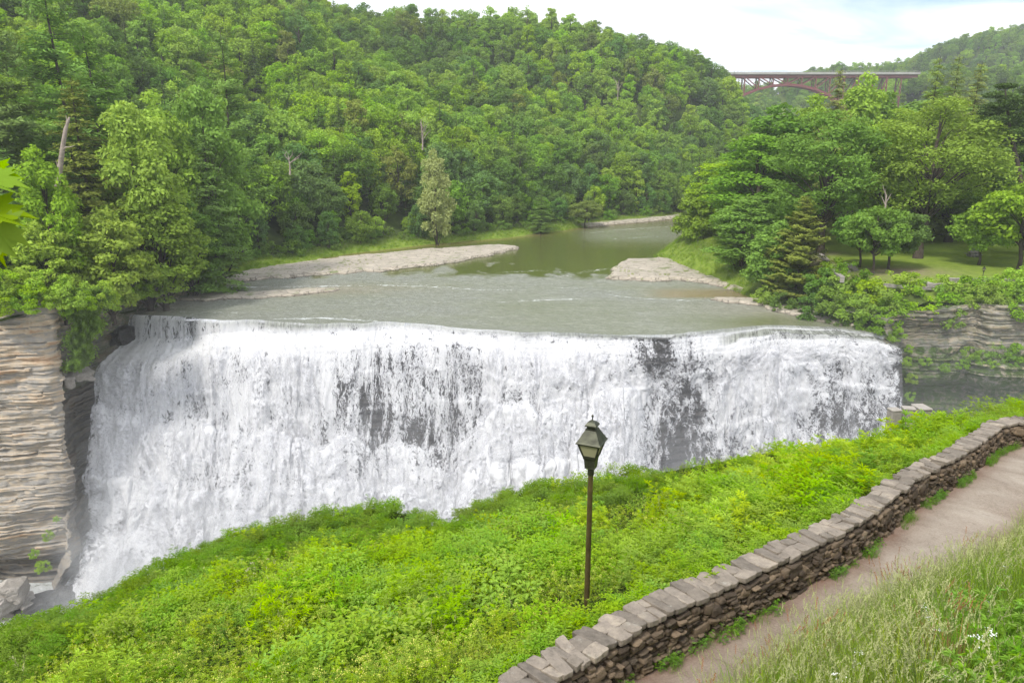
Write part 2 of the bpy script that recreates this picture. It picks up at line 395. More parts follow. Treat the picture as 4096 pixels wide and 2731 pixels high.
# lip curve and falls columns: nodes (px, py, d) along the flow, traced on the photograph and placed at real distances
COLS = [
 [(528,1256,109),(505,1360,108),(440,1420,104),(393,1470,102),(383,1640,97),(362,1900,93),(348,2100,90),(225,2440,83)],
 [(660,1258,108.6),(650,1352,107.6),(610,1412,103.6),(590,1450,102.3),(580,1660,97.5),(560,1920,93),(540,2120,90),(460,2500,82)],
 [(770,1266,107.6),(775,1345,106.6),(760,1400,103.2),(745,1430,101.8),(730,1690,97),(715,1950,92.5),(700,2150,89),(660,2500,82)],
 [(860,1280,106.3),(860,1330,105.6),(850,1385,102),(845,1420,101),(840,1710,96.8),(825,1950,92.2),(810,2150,88.8),(780,2500,82)],
 [(1200,1289,104.0),(1200,1334,103.4),(1200,1380,100.5),(1200,1415,99.2),(1195,1740,96),(1190,1950,91.3),(1185,2130,88),(1180,2500,81)],
 [(1500,1288,104.2),(1500,1322,103.2),(1490,1372,99.8),(1490,1400,98.8),(1490,1760,95.6),(1490,1950,91),(1490,2130,87.5),(1490,2500,80.5)],
 [(1800,1306,101.3),(1800,1336,100.6),(1800,1365,99.0),(1800,1395,98.0),(1800,1770,94.4),(1800,1970,90.3),(1800,2130,87),(1800,2500,80)],
 [(2000,1320,99.3),(2000,1348,98.9),(2000,1378,97.8),(2000,1402,97.0),(2000,1640,93.8),(2000,1840,89.6),(2000,2110,85.8),(2000,2500,79.5)],
 [(2150,1328,98.2),(2150,1352,97.8),(2150,1385,96.9),(2150,1410,96.1),(2150,1625,93),(2150,1840,89),(2150,2100,85),(2150,2500,79)],
 [(2350,1333,97.5),(2350,1358,97.1),(2350,1390,96.0),(2350,1420,95.2),(2350,1600,92.6),(2350,1840,88.8),(2350,2100,85),(2350,2500,79)],
 [(2500,1336,97.1),(2500,1360,96.8),(2500,1400,95.5),(2500,1425,95.0),(2500,1550,92.6),(2500,1840,89.5),(2500,2100,86),(2500,2500,80)],
 [(2610,1337,96.9),(2610,1364,96.5),(2612,1405,95.4),(2612,1440,94.8),(2612,1570,93.6),(2612,1860,91.8),(2612,2100,89),(2612,2500,84)],
 [(2740,1326,98.2),(2742,1352,97.7),(2745,1405,96.4),(2745,1440,95.9),(2745,1540,95.1),(2745,1720,94.0),(2745,1920,93),(2745,2500,89)],
 [(2900,1311,100.3),(2902,1338,99.4),(2905,1385,97.6),(2905,1430,97.0),(2905,1520,96.3),(2905,1720,95.2),(2905,1920,94.2),(2905,2500,92)],
 [(3080,1296,102.5),(3090,1318,101.6),(3100,1337,99.2),(3100,1372,98.5),(3100,1450,97.6),(3100,1700,96.3),(3100,1920,95.5),(3100,2500,94)],
 [(3320,1302,101.3),(3345,1322,100.4),(3370,1343,98.4),(3375,1368,97.9),(3380,1450,97.2),(3390,1700,96.2),(3390,1920,95.4),(3390,2500,94)],
 [(3470,1326,98.3),(3490,1345,97.8),(3510,1362,96.6),(3515,1385,96.2),(3518,1460,95.7),(3525,1700,95.0),(3525,1920,94.4),(3525,2500,93.5)],
 [(3540,1350,96.0),(3575,1376,95.6),(3600,1392,95.1),(3608,1405,94.9),(3614,1470,94.6),(3624,1700,94.0),(3626,1920,93.6),(3630,2500,93)],
]
# cover (whiteness) per column at the 8 nodes; 1 = closed foam, 0 = bare rock
COV = np.array([
 [.75,.72,.95,.85,.78,.85,.85,.80],
 [.80,.72,1.0,.80,.74,.86,.85,.90],
 [.65,.80,1.0,.78,.74,.80,.88,.95],
 [.62,.90,1.1,.90,.80,.72,.85,.95],
 [.72,.95,1.1,.93,.76,.76,.80,.95],
 [.80,1.0,1.05,.80,.62,.84,.80,.92],
 [.72,.90,1.0,.76,.58,.90,.82,.92],
 [.60,.88,.95,.88,.72,.92,.86,.95],
 [.58,.90,.95,.92,.80,.95,.90,.95],
 [.60,.88,.92,.88,.78,.92,.90,.95],
 [.55,.80,.88,.80,.88,.80,.86,.95],
 [.45,.55,.60,.72,.78,.62,.62,.8],
 [.62,.80,.78,.74,.60,.38,.36,.5],
 [.68,.86,1.0,.88,.78,.66,.58,.6],
 [.62,.88,.62,.92,.86,.80,.62,.6],
 [.60,.72,.60,.90,.74,.62,.58,.6],
 [.70,.78,.66,.86,.76,.66,.60,.6],
 [.85,.85,.90,.90,.76,.70,.62,.6]])
def build_falls():
    K = np.array(COLS, float)                                  # (ncol, 8, 3)
    P = ond(K[..., 0], K[..., 1], K[..., 2]); P[:, 0, 2] = 0.0
    P[:, 1:, 2] = np.minimum(P[:, 1:, 2], -0.25)
    P[:, -1, 2] = np.minimum(P[:, -1, 2], -34.5)
    nc = len(K)
    # arc length along the width (mean curve) drives s
    mid = P[:, 0]; s = np.concatenate([[0], np.cumsum(np.linalg.norm(np.diff(mid, axis=0), axis=1))])
    NS, SEG = 1150, [22, 26, 20, 100, 80, 70, 110]
    S = np.linspace(0, s[-1], NS)
    def cr(A):                                                  # smooth interpolation along the width
        i = np.clip(np.searchsorted(s, S, side='right')-1, 0, nc-2)
        t = (S-s[i])/(s[i+1]-s[i]); t2 = t*t*(3-2*t); t = (t*0.55+t2*0.45)
        t = t.reshape((-1,)+(1,)*(A.ndim-1))
        return A[i]*(1-t)+A[i+1]*t
    PS = cr(P); CS = cr(np.clip(COV-.03*(COV < .93), .45, .93))
    # rock steps wander a little
    lw = (fbm(S/7, 0, 0, 4, 15)-.5)*3.0; PS[:, 0, 1] += lw; PS[:, 1, 1] += lw*.9; PS[:, 2, 1] += lw*.3
    for k in range(1, 7):
        wob = (fbm(S/5.0, k*7.3, 0, 4, 11)-.5)
        PS[:, k, 1] += wob*[0, .9, 1.8, 1.6, 3.0, 3.4, 4, 0][k]
        PS[:, k, 2] += (fbm(S/4.0, k*3.3, 5, 3, 13)-.5)*[0, .5, .8, 1.2, 3.5, 4, 4, 0][k]
    PS[:, 2, 2] = np.minimum(PS[:, 2, 2], PS[:, 1, 2]-.15); PS[:, 3, 2] = np.minimum(PS[:, 3, 2], PS[:, 2, 2]-.2)
    rows = []; cov = []; vt = []
    for k, n in enumerate(SEG):
        t = np.linspace(0, 1, n, endpoint=(k == len(SEG)-1))
        for tt in t:
            # horizontal travel leads, then the drop steepens (a thrown curve)
            if k in (0,): a, b = tt**.55, tt**2.0
            elif k in (1, 2):
                fr = np.clip(tt+.22*(fbm(S/5, k*9.0, 0, 3, 19)-.5)*math.sin(math.pi*tt), 0, 1); ns_ = 3 if k == 1 else 2
                a = tt; b = (np.floor(fr*ns_)+sstep(.55, 1, np.mod(fr*ns_, 1)))/ns_; b = np.minimum(b, 1.0)
            elif k == 3: a, b = tt**.8, tt**1.15
            else: a, b = tt**1.1 if k == 6 else tt**.85, tt
            q = PS[:, k].copy(); d = PS[:, k+1]-PS[:, k]
            q[:, 0] += d[:, 0]*(a*.5+b*.5); q[:, 1] += d[:, 1]*a; q[:, 2] += d[:, 2]*b
            rows.append(q); cov.append(CS[:, k]*(1-tt)+CS[:, k+1]*tt); vt.append(k+tt)
    G = np.array(rows).transpose(1, 0, 2); C = np.array(cov).T; VT = np.array(vt)
    kk = np.hanning(15)[1:-1]**3; kk /= kk.sum(); sm = G.copy()
    for _ in range(1):
        pad = np.concatenate([sm[:, :1].repeat(6, 1), sm, sm[:, -1:].repeat(6, 1)], 1)
        sm = sum(k_*pad[:, j:j+sm.shape[1]] for j, k_ in enumerate(kk))
    wsm = sstep(14, 40, np.arange(G.shape[1]))[None, :, None]; G = G*(1-wsm)+sm*wsm
    seglen = np.linalg.norm(np.diff(G, axis=1), axis=2); Vv = np.concatenate([np.zeros((NS, 1)), np.cumsum(seglen, 1)], 1)
    Vv = Vv.mean(0)[None].repeat(NS, 0)
    U = S[:, None].repeat(G.shape[1], 1)
    T = np.gradient(G, axis=1); W = np.gradient(G, axis=0)
    Nn = np.cross(W, T); Nn /= np.linalg.norm(Nn, axis=2)[..., None]+1e-9
    Nn *= np.where(Nn[..., 1:2] > 0, -1, 1)
    vt2 = VT[None].repeat(NS, 0)
    # ledges in the rock: strata steps along z
    st = G[..., 2]+1.2*fbm(U/9, G[..., 2]/3, 0, 3, 21)
    step = (np.abs((st/1.25) % 1.0-.5)*2)**2
    free = sstep(0.2, 2.5, vt2)
    rock = G.copy()
    off = -0.55-0.5*step*free-1.3*free*(fbm(U/2.2, G[..., 2]/1.1, 0, 4, 23)-.4)
    rock += Nn*np.minimum(off, -.12)[..., None]
    rock[..., 2] -= .1
    fb = MB(); lid = rock[:, :1].copy(); lid[..., 1] += 6; lid[..., 2] -= .5
    idx = gridfaces(*rock.shape[:2])
    edge_l = rock[:1].copy(); edge_l[..., 0] -= 3; edge_l[..., 1] += 6
    me = mesh('falls_cliff', rock, idx, [M['wetrock']], smooth=True)
    o = link('falls_cliff', me); tag(o, 'dark wet layered rock face behind the falling water', kind='structure')
    # ledges under the water throw it outwards
    lm = sstep(.42, .62, fbm(U/6.5, G[..., 2]/3.5, 0, 3, 71)); PP = 4.4
    ph_ = np.cumsum(np.abs(np.gradient(sstep(.47, .53, fbm(S/9, 3.3, 0, 2, 79)))))*2.7+3.0*fbm(S/13, 0, 0, 3, 73)
    tt_ = np.mod(-(G[..., 2]+ph_[:, None]+1.3*fbm(U/1.4, G[..., 2]/6, 0, 3, 74)+2.2*fbm(G[..., 2]/5, U/30, 0, 2, 75)), PP)/PP
    led = (np.exp(-tt_/.28)+sstep(.86, 1, tt_))*free*lm*sstep(1.2, 2.6, vt2)
    # water sheet
    clump = fbm(U/1.5, Vv/5.5, 0, 4, 31)-.45
    fine = fbm(U/.45, Vv/1.6, 0, 3, 37)-.5
    bil = fbm(U/3.5, Vv/3.5, 0, 4, 41)-.45
    amp = sstep(0.15, 1.0, vt2)*(.45+.35*sstep(2.8, 3.6, vt2)+.9*sstep(4.0, 6.0, vt2))
    wat = G+Nn*((clump*.9*amp+fine*.8*amp+bil*2.2*sstep(3.8, 5.5, vt2)+.22*led)[..., None])
    CL = .07*np.exp(-(np.minimum(tt_, 1-tt_)/.10)**2)*lm*sstep(1.2, 2.6, vt2)-.03*np.exp(-((tt_-.45)/.22)**2)*lm*sstep(1.2, 2.6, vt2)
    px0, _, _ = project(G); v1 = vt2-4.10-.30*(fbm(U/4, 0, 0, 3, 95)-.5); v2 = vt2-5.1-.45*(fbm(U/5, 2, 0, 3, 96)-.5); lft = 1-sstep(2500, 2580, px0)
    shl = sstep(-.16, .05, v1)*np.exp(-np.maximum(v1, 0)/.42)*lft*(.45+.9*fbm(U/5, 3, 0, 3, 98)); shl2 = sstep(-.2, .05, v2)*np.exp(-np.maximum(v2, 0)/.35)*lft*(.3+1.1*fbm(U/4, 5, 0, 3, 99))
    wat = wat+Nn*((.9*shl+.9*shl2)*(.4+1.0*fbm(U/2.2, G[..., 2]/2.2, 0, 3, 97)))[..., None]
    nappe = (1-sstep(.45, .95, vt2))
    uv = np.stack([U, Vv], -1).reshape(-1, 2)
    big = (fbm(U/9, Vv/20, 0, 3, 51)-.5)*.34*sstep(2.6, 3.4, vt2)
    # named darker windows (photo px of centre, radius px, depth)
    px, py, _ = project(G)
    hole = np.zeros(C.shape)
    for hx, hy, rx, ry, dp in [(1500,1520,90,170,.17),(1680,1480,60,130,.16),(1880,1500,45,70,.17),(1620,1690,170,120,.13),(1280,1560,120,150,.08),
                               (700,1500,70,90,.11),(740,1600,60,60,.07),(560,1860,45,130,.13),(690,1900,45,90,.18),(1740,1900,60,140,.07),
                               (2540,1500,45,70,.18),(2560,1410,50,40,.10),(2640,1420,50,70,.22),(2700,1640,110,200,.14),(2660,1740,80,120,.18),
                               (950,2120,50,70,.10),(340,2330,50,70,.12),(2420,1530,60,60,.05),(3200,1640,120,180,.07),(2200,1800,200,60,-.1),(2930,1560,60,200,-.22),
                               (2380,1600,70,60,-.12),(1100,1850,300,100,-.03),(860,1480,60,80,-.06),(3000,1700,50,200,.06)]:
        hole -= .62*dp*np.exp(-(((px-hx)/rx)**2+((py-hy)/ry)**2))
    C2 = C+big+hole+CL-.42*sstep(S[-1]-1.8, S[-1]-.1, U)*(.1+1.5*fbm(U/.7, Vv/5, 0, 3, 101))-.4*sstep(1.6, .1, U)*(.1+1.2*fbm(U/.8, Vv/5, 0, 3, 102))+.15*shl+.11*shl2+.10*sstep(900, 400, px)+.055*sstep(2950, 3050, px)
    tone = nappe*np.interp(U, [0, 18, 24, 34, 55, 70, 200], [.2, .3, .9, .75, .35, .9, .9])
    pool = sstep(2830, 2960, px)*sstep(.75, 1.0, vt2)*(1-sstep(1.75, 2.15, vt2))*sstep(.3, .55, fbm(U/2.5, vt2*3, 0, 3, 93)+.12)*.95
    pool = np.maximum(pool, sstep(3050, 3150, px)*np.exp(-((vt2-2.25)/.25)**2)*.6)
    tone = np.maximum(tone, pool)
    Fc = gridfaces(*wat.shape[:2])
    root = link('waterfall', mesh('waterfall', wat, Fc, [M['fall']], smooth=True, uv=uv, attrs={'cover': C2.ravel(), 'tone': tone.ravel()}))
    tag(root, 'wide white waterfall dropping in tiers over the rock ledge', kind='structure')
    # second, looser layer of spray thrown clear of the sheet
    sel = VT > 2.6
    g2 = G[:, sel][::2, ::2]; n2 = Nn[:, sel][::2, ::2]; u2 = U[:, sel][::2, ::2]; v2 = Vv[:, sel][::2, ::2]; t2 = vt2[:, sel][::2, ::2]; c2 = C2[:, sel][::2, ::2]
    c2s = c2-.30-.3*(1-sstep(2.6, 3.3, t2))
    cl = fbm(u2/1.1+9, v2/4, 0, 3, 61)-.5
    w2 = g2+n2*((.22*led[:, sel][::2, ::2]+.55+.5*sstep(2.8, 5, t2)+cl*1.4+1.6*(fbm(u2/4, v2/4, 0, 3, 63)-.4)*sstep(3.8, 5, t2)))[..., None]
    o = link('spray', mesh('spray', w2, gridfaces(*w2.shape[:2]), [M['fall']], smooth=True, uv=np.stack([u2+57, v2+3], -1).reshape(-1, 2),
                           attrs={'cover': c2s.ravel(), 'tone': np.zeros(c2s.size)}), root)
    o['kind'] = 'stuff'; o['label'] = 'loose white spray thrown off the falling sheet'
    return PS
def fall_mat():
    m, t, out, L = mat('falling_water')
    uv = N(t, 'ShaderNodeUVMap', uv_map='flow').outputs[0]
    cov = attr(t, 'cover').outputs['Fac']; tone = attr(t, 'tone').outputs['Fac']
    a = noise(t, mapping(t, uv, (1.0, 0.40, 1)), 0.55, 8, 0.62, 0.8)
    w_ = noise(t, mapping(t, uv, (1.0, 0.60, 1)), 1.7, 5, 0.62, 1.0)
    rdg = math_(t, 'ABSOLUTE', math_(t, 'MULTIPLY', math_(t, 'SUBTRACT', w_, 0.5), 5.0))       # 0 on the bright filaments
    w2 = noise(t, mapping(t, uv, (1.0, 0.55, 1)), 4.2, 5, 0.65, 1.5)
    rdg2 = math_(t, 'ABSOLUTE', math_(t, 'MULTIPLY', math_(t, 'SUBTRACT', w2, 0.5), 5.0))
    b = math_(t, 'SUBTRACT', 1.0, rdg2)
    mix = math_(t, 'ADD', math_(t, 'MULTIPLY', math_(t, 'SUBTRACT', a, 0.5), 1.15), 0.405)
    mix = math_(t, 'ADD', mix, math_(t, 'ADD', math_(t, 'MULTIPLY', rdg, 0.33), math_(t, 'MULTIPLY', rdg2, 0.30)))
    k = math_(t, 'SUBTRACT', cov, mix)                       # >0 where foam
    al = N(t, 'ShaderNodeMapRange', interpolation_type='SMOOTHSTEP'); L(k, al.inputs[0])
    al.inputs[1].default_value = -0.07; al.inputs[2].default_value = 0.10; al.inputs[3].default_value = 0.05; al.inputs[4].default_value = 1.0
    alpha = math_(t, 'MAXIMUM', al.outputs[0], math_(t, 'MULTIPLY', tone, 0.75))
    df = N(t, 'ShaderNodeBsdfDiffuse'); tr = N(t, 'ShaderNodeBsdfTranslucent')
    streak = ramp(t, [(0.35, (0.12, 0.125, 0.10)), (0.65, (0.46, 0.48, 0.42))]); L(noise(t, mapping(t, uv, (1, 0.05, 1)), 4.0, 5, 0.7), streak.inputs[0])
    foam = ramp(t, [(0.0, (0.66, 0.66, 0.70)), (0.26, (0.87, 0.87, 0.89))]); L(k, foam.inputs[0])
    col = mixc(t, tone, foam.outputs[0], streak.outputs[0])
    L(col, df.inputs[0]); L(col, tr.inputs[0])
    bn = bump(t, math_(t, 'ADD', math_(t, 'MULTIPLY', a, 1.6), math_(t, 'MULTIPLY', b, 0.35)), 0.6, 0.5); L(bn, df.inputs['Normal'])
    mx = N(t, 'ShaderNodeMixShader'); mx.inputs[0].default_value = 0.22
    L(df.outputs[0], mx.inputs[1]); L(tr.outputs[0], mx.inputs[2])
    tp = N(t, 'ShaderNodeBsdfTransparent'); m2 = N(t, 'ShaderNodeMixShader'); L(alpha, m2.inputs[0])
    L(tp.outputs[0], m2.inputs[1]); L(mx.outputs[0], m2.inputs[2]); L(m2.outputs[0], out.inputs[0])
    return m
M['fall'] = fall_mat()
def wetrock_mat():
    m, t, out, L = mat('wet_rock')
    b = N(t, 'ShaderNodeBsdfPrincipled'); p = pos(t)
    r = ramp(t, [(0.3, (0.014, 0.013, 0.013)), (0.55, (0.034, 0.031, 0.029)), (0.8, (0.08, 0.072, 0.064))])
    L(noise(t, mapping(t, p, (.5, .5, 2.2)), 0.9, 8, 0.65), r.inputs[0]); L(r.outputs[0], b.inputs['Base Color'])
    b.inputs['Roughness'].default_value = 0.45
    L(bump(t, noise(t, mapping(t, p, (1, 1, 4)), 1.4, 8, 0.65), 1.0, 0.25), b.inputs['Normal']); L(b.outputs[0], out.inputs[0])
    return m
M['wetrock'] = wetrock_mat()
FP = build_falls()
LIP = FP[:, 0]

def build_river():
    # rows from the falls lip upstream: first rows follow the lip
    segs = []
    # near field: from lip line to y=150
    n = 520; li = np.linspace(0, len(LIP)-1, n).astype(int); lip = LIP[li]
    # left and right water edges at a set of stations upstream
    ST = [0, 1, 2, 4, 7, 11, 16, 22, 30, 40, 52, 66, 82, 100]
    yv = 109.0; rows = []
    def edge(L, y):
        return np.interp(y, L[:, 1], L[:, 0])
    ylist = np.concatenate([np.linspace(0, 1, 110)**1.0])
    target_y = 150.0
    xl, xr = edge(LB, target_y)-2, edge(RB, target_y)+2
    far = np.stack([np.linspace(xl, xr, n), np.full(n, target_y), np.zeros(n)], -1)
    ll, rr = edge(LB, 109)-3, 53.0
    first = lip.copy()
    G = []
    for t in np.linspace(0, 1, 170):
        row = first*(1-t)+far*t
        yl = row[:, 1]
        L_, R_ = np.interp(yl[0], LB[:, 1], LB[:, 0])-2.0, np.interp(yl[-1], RB[:, 1], RB[:, 0])+2.5
        a = min(1, t*6)
        x0 = row[0, 0]*(1-a)+L_*a; x1 = row[-1, 0]*(1-a)+R_*a
        xs = row[:, 0]; xs = x0+(xs-xs[0])/(xs[-1]-xs[0])*(x1-x0); row[:, 0] = xs
        G.append(row)
    for y in np.concatenate([np.arange(150.5, 200, .7), np.arange(200, 300, 1.4)]):
        xl, xr = np.interp(y, LB[:, 1], LB[:, 0])-2.5, np.interp(y, RB[:, 1], RB[:, 0])+3
        G.append(np.stack([np.linspace(xl, xr, n), np.full(n, y), np.zeros(n)], -1))
    for y in np.arange(300, 620, 20.):
        xl, xr = np.interp(y, LB[:, 1], LB[:, 0])-3, np.interp(y, RB[:, 1], RB[:, 0])+3
        G.append(np.stack([np.linspace(xl, xr, n), np.full(n, y), np.zeros(n)], -1))
    G = np.array(G)
    X, Y = G[..., 0], G[..., 1]
    px, py, _ = project(G)
    foam = np.zeros(X.shape)
    def along(pts, w, a, gaps=True):
        nonlocal foam
        q = onz([p[0] for p in pts], [p[1] for p in pts])[:, :2]
        d = pdist(X, Y, q)
        k = a*np.exp(-(d/w)**2)
        if gaps: k = k*(.55+.9*fbm(X/6, Y/4, 0, 3, 77))
        foam = np.maximum(foam, k)
    along([(820,1150),(1150,1148),(1500,1140),(1700,1146),(1900,1158),(2040,1162)], .55, .62)
    along([(1450,1142),(1650,1136),(1820,1150)], .5, .6)
    along([(1990,1210),(2150,1200),(2320,1196)], .6, .58)
    along([(2180,1150),(2330,1152),(2440,1164)], .45, .55)
    along([(2400,1174),(2560,1194),(2760,1202),(2850,1206)], .35, .62)
    along([(2000,1090),(2150,1082),(2250,1088)], 1.5, .42)
    along([(2250,1105),(2350,1085),(2430,1075)], 2.0, .45)
    along([(2350,930),(2550,915),(2720,905)], 4.5, .42)
    along([(2450,955),(2650,945)], 2.5, .36)
    along([(650,1244),(900,1250),(1050,1252)], .4, .4)
    along([(1100,1276),(1300,1272),(1500,1284)], .55, .8)
    along([(2800,1332),(2960,1312),(3080,1302),(3300,1310)], .35, .6)
    dlip = pdist(X, Y, np.array([[p[0], p[1]] for p in LIP[::30]]))
    zone = 1-sstep(1085, 1300, 2370-py)*0
    wpy = py+(fbm(X/5, Y/9, 0, 4, 83)-.5)*110-22*np.exp(-((px-2170)/220)**2)
    rough = sstep(1068, 1100, wpy)*(.55+.9*(fbm(X/14, Y/7, 0, 4, 81)-.2))
    calm = sstep(2500, 2700, px)*sstep(1140, 1170, py)*(1-sstep(1185, 1200, py))
    calmr = np.exp(-(((px-3050)/260)**2+((py-1290)/45)**2))
    rough = rough*(1-.85*calm)*(1-.75*calmr); rough = rough+.30*sstep(2250, 2400, px)*np.exp(-((py-935)/35)**2)
    shal = np.clip(calm+np.exp(-(((px-1250)/400)**2+((py-1158)/22)**2))+.8*np.exp(-(((px-3100)/300)**2+((py-1230)/30)**2)), 0, 1)
    shal = np.maximum(shal, .9*np.exp(-(pdist(X, Y, LB)/4)**2))
    # gentle swell near the ledges
    G[..., 2] += ((1-np.abs(fbm(X/1.9, Y/1.0, 0, 4, 91)*2-1)*1.6)-.6)*.26*np.clip(rough, 0, 1)*sstep(0.5, 3, dlip)
    me = mesh('river', G, gridfaces(*G.shape[:2])[:, ::-1], [M['river']], smooth=True, attrs={'foam': foam.ravel(), 'rough': np.clip(rough, 0, 1).ravel(), 'shallow': shal.ravel()})
    tag(link('river', me), kind='structure')
    # gorge floor water below the falls
    xs, ys = np.linspace(-170, 190, 120), np.linspace(-60, 98, 60)
    X, Y = np.meshgrid(xs, ys)
    me = mesh('plunge_pool', np.stack([X, Y, -33.8+(fbm(X/5, Y/5, 0, 3, 3)-.5)*.8], -1), gridfaces(*X.shape), [M['river']], smooth=True,
              attrs={'foam': (sstep(50, 85, Y)*.8).ravel(), 'rough': np.ones(X.size), 'shallow': np.zeros(X.size)})
    tag(link('plunge_pool', me), kind='structure')
build_river()

# ------------------------------------------------------------------ cliffs
def cliff_mat():
    m, t, out, L = mat('layered_cliff_rock')
    b = N(t, 'ShaderNodeBsdfPrincipled'); b.inputs['Roughness'].default_value = 0.9; b.inputs['Specular IOR Level'].default_value = 0.2
    p = pos(t); lay = attr(t, 'layer').outputs['Fac']; wet = attr(t, 'wet').outputs['Fac']; moss = attr(t, 'moss').outputs['Fac']
    warp = noise(t, p, 0.12, 4, 0.6)
    lv = math_(t, 'ADD', math_(t, 'MULTIPLY', lay, 0.30), math_(t, 'MULTIPLY', noise(t, mapping(t, p, (.45, .45, 1.1)), 0.5, 9, 0.7), 0.75))
    lv = math_(t, 'ADD', lv, math_(t, 'MULTIPLY', math_(t, 'SUBTRACT', warp, 0.5), 0.5))
    r = ramp(t, [(0.25, (0.20, 0.19, 0.18)), (0.36, (0.34, 0.32, 0.295)), (0.45, (0.56, 0.46, 0.34)), (0.53, (0.38, 0.36, 0.335)), (0.62, (0.64, 0.52, 0.38)), (0.73, (0.48, 0.30, 0.18))])
    L(lv, r.inputs[0])
    fine = noise(t, mapping(t, p, (.6, .6, 5)), 2.2, 8, 0.7)
    c = mixc(t, math_(t, 'MULTIPLY', fine, 0.35), r.outputs[0], (0.12, 0.11, 0.10))
    c = mixc(t, wet, c, mixc(t, 0.75, c, (0.028, 0.027, 0.025)))
    mo = math_(t, 'MULTIPLY', moss, math_(t, 'MULTIPLY', math_(t, 'SUBTRACT', noise(t, p, 1.3, 6, 0.7), 0.38), 5.0, True), True)
    c = mixc(t, mo, c, (0.06, 0.10, 0.02))
    L(c, b.inputs['Base Color'])
    h = math_(t, 'ADD', noise(t, mapping(t, p, (.8, .8, 7)), 1.5, 8, 0.7), math_(t, 'MULTIPLY', noise(t, p, 2.5, 6, 0.6), 0.4))
    L(bump(t, h, 1.0, 0.22), b.inputs['Normal']); L(b.outputs[0], out.inputs[0])
    return m
M['cliff'] = cliff_mat()
def cliff(name, line, top, label, res=0.16, zbot=-35, wetf=None, mossf=None, proff=None, seed=1, lean=0.0, back=7.0, capsl=.12):
    line = np.asarray(line, float)
    s0 = np.concatenate([[0], np.cumsum(np.hypot(*np.diff(line, axis=0).T))])
    S = np.arange(0, s0[-1], res); X = np.interp(S, s0, line[:, 0]); Y = np.interp(S, s0, line[:, 1]); top = np.interp(S, s0, top)
    ker = np.ones(9)/9
    Xs = np.convolve(np.pad(X, 4, 'edge'), ker, 'valid'); Ys = np.convolve(np.pad(Y, 4, 'edge'), ker, 'valid')
    tx, ty = np.gradient(Xs), np.gradient(Ys); l = np.hypot(tx, ty)+1e-9
    nx, ny = ty/l, -tx/l                                       # outward (towards the gorge)
    nz = int((top.max()-zbot)/res)
    z = np.linspace(0, 1, nz)[None]
    Z = top[:, None]-(top[:, None]-zbot)*z
    SS = S[:, None]+0*Z
    # strata boundaries: irregular thickness, dip a little
    zz = Z+0.5*(fbm(SS/22, 0.5, 0, 3, seed)-.5)+.12*fbm(SS/2.2, Z*.8, 0, 2, seed+5)
    bd = [zbot-3]; r = np.random.default_rng(seed)
    while bd[-1] < 14: bd.append(bd[-1]+r.choice([.14, .22, .3, .45, .8], p=[.28, .3, .2, .15, .07]))
    bd = np.array(bd); li = np.searchsorted(bd, zz)
    lh = r.random(len(bd)+2)                                   # per-layer recess
    cell = np.floor((SS+.6*fbm(SS/1.3, Z, 0, 2, seed+40))/(1.1+4.2*lh[li])+lh[li]*31).astype(np.int64)
    blk = _h(cell, li.astype(np.int64), 0*cell, seed)
    frac = (zz-bd[np.clip(li-1, 0, len(bd)-1)])/(bd[np.clip(li, 0, len(bd)-1)]-bd[np.clip(li-1, 0, len(bd)-1)])
    notch = -0.14*np.exp(-(np.clip(frac, 0, 1)/.16)**2)
    big = (fbm(SS/7, Z/6, 0, 4, seed+9)-.5)*3.2
    lay2 = _h(np.floor(zz/2.6+fbm(SS/18, 0, 0, 2, seed+50)).astype(np.int64), 0*li.astype(np.int64), 0*li.astype(np.int64), seed+3)
    off = big+lh[li]**2*.24+blk*.26*(lh[li] > .3)+notch*.7+lay2*.55+(fbm(SS/.9, Z/.35, 0, 3, seed+12)-.5)*.3
    if proff is not None: off = off+proff(SS, Z, Xs[:, None], Ys[:, None])
    off = off+lean*(top[:, None]-Z)
    G = np.stack([Xs[:, None]+nx[:, None]*off, Ys[:, None]+ny[:, None]*off, Z], -1)
    # cap going back over the top
    capn = 10; cap = []
    for i in range(capn, 0, -1):
        d = i/capn*back
        cap.append(np.stack([Xs-nx*d+nx*off[:, 0], Ys-ny*d+ny*off[:, 0], top+capsl*d-0.06+.25*(fbm(Xs/2, Ys/2, i, 2, 5)-.5)], -1))
    G = np.concatenate([np.array(cap).transpose(1, 0, 2), G], 1)
    lay = np.concatenate([np.full((len(S), capn), .5), lh[li]*.6+blk*.4], 1)
    wet = np.zeros(G.shape[:2]) if wetf is None else wetf(G)
    moss = np.zeros(G.shape[:2]) if mossf is None else mossf(G)
    moss[:, :capn] = 1.5
    me = mesh(name, G, gridfaces(*G.shape[:2]), [M['cliff']], smooth=False, attrs={'layer': lay.ravel(), 'wet': np.clip(wet, 0, 1).ravel(), 'moss': moss.ravel()})
    return tag(link(name, me), label, kind='structure')
def wl(G):
    x, y, z = G[..., 0], G[..., 1], G[..., 2]
    w = np.where((y > 88.5), sstep(3, -6, z)*.95+.1, 0)
    w = np.maximum(w, sstep(-27, -31, z)*.8); w = np.maximum(w, sstep(-62, -58.5, x)*sstep(-12, -20, z))
    return np.maximum(w, sstep(-59, -57.3, x)*.6*(z < -12))
cliff('cliff', CLIFF_L, np.interp(np.arange(10), range(10), [9, 8, 7.2, 6.6, 6.2, 6.2, 6.0, 5.6, 4.6, 3.2]), 'tan and grey layered gorge wall left of the falls',
      wetf=wl, mossf=lambda G: .5*(G[..., 1] > 89)*(G[..., 2] > -9), seed=4,
      proff=lambda S, Z, X, Y: -.055*(6-Z)*(1-.6*sstep(86.5, 92, Y))-2.6*sstep(-19, -34, Z)*(1-sstep(87, 92, Y))-1.0*sstep(-29, -31, Z)-1.0*sstep(88, 90.5, Y))
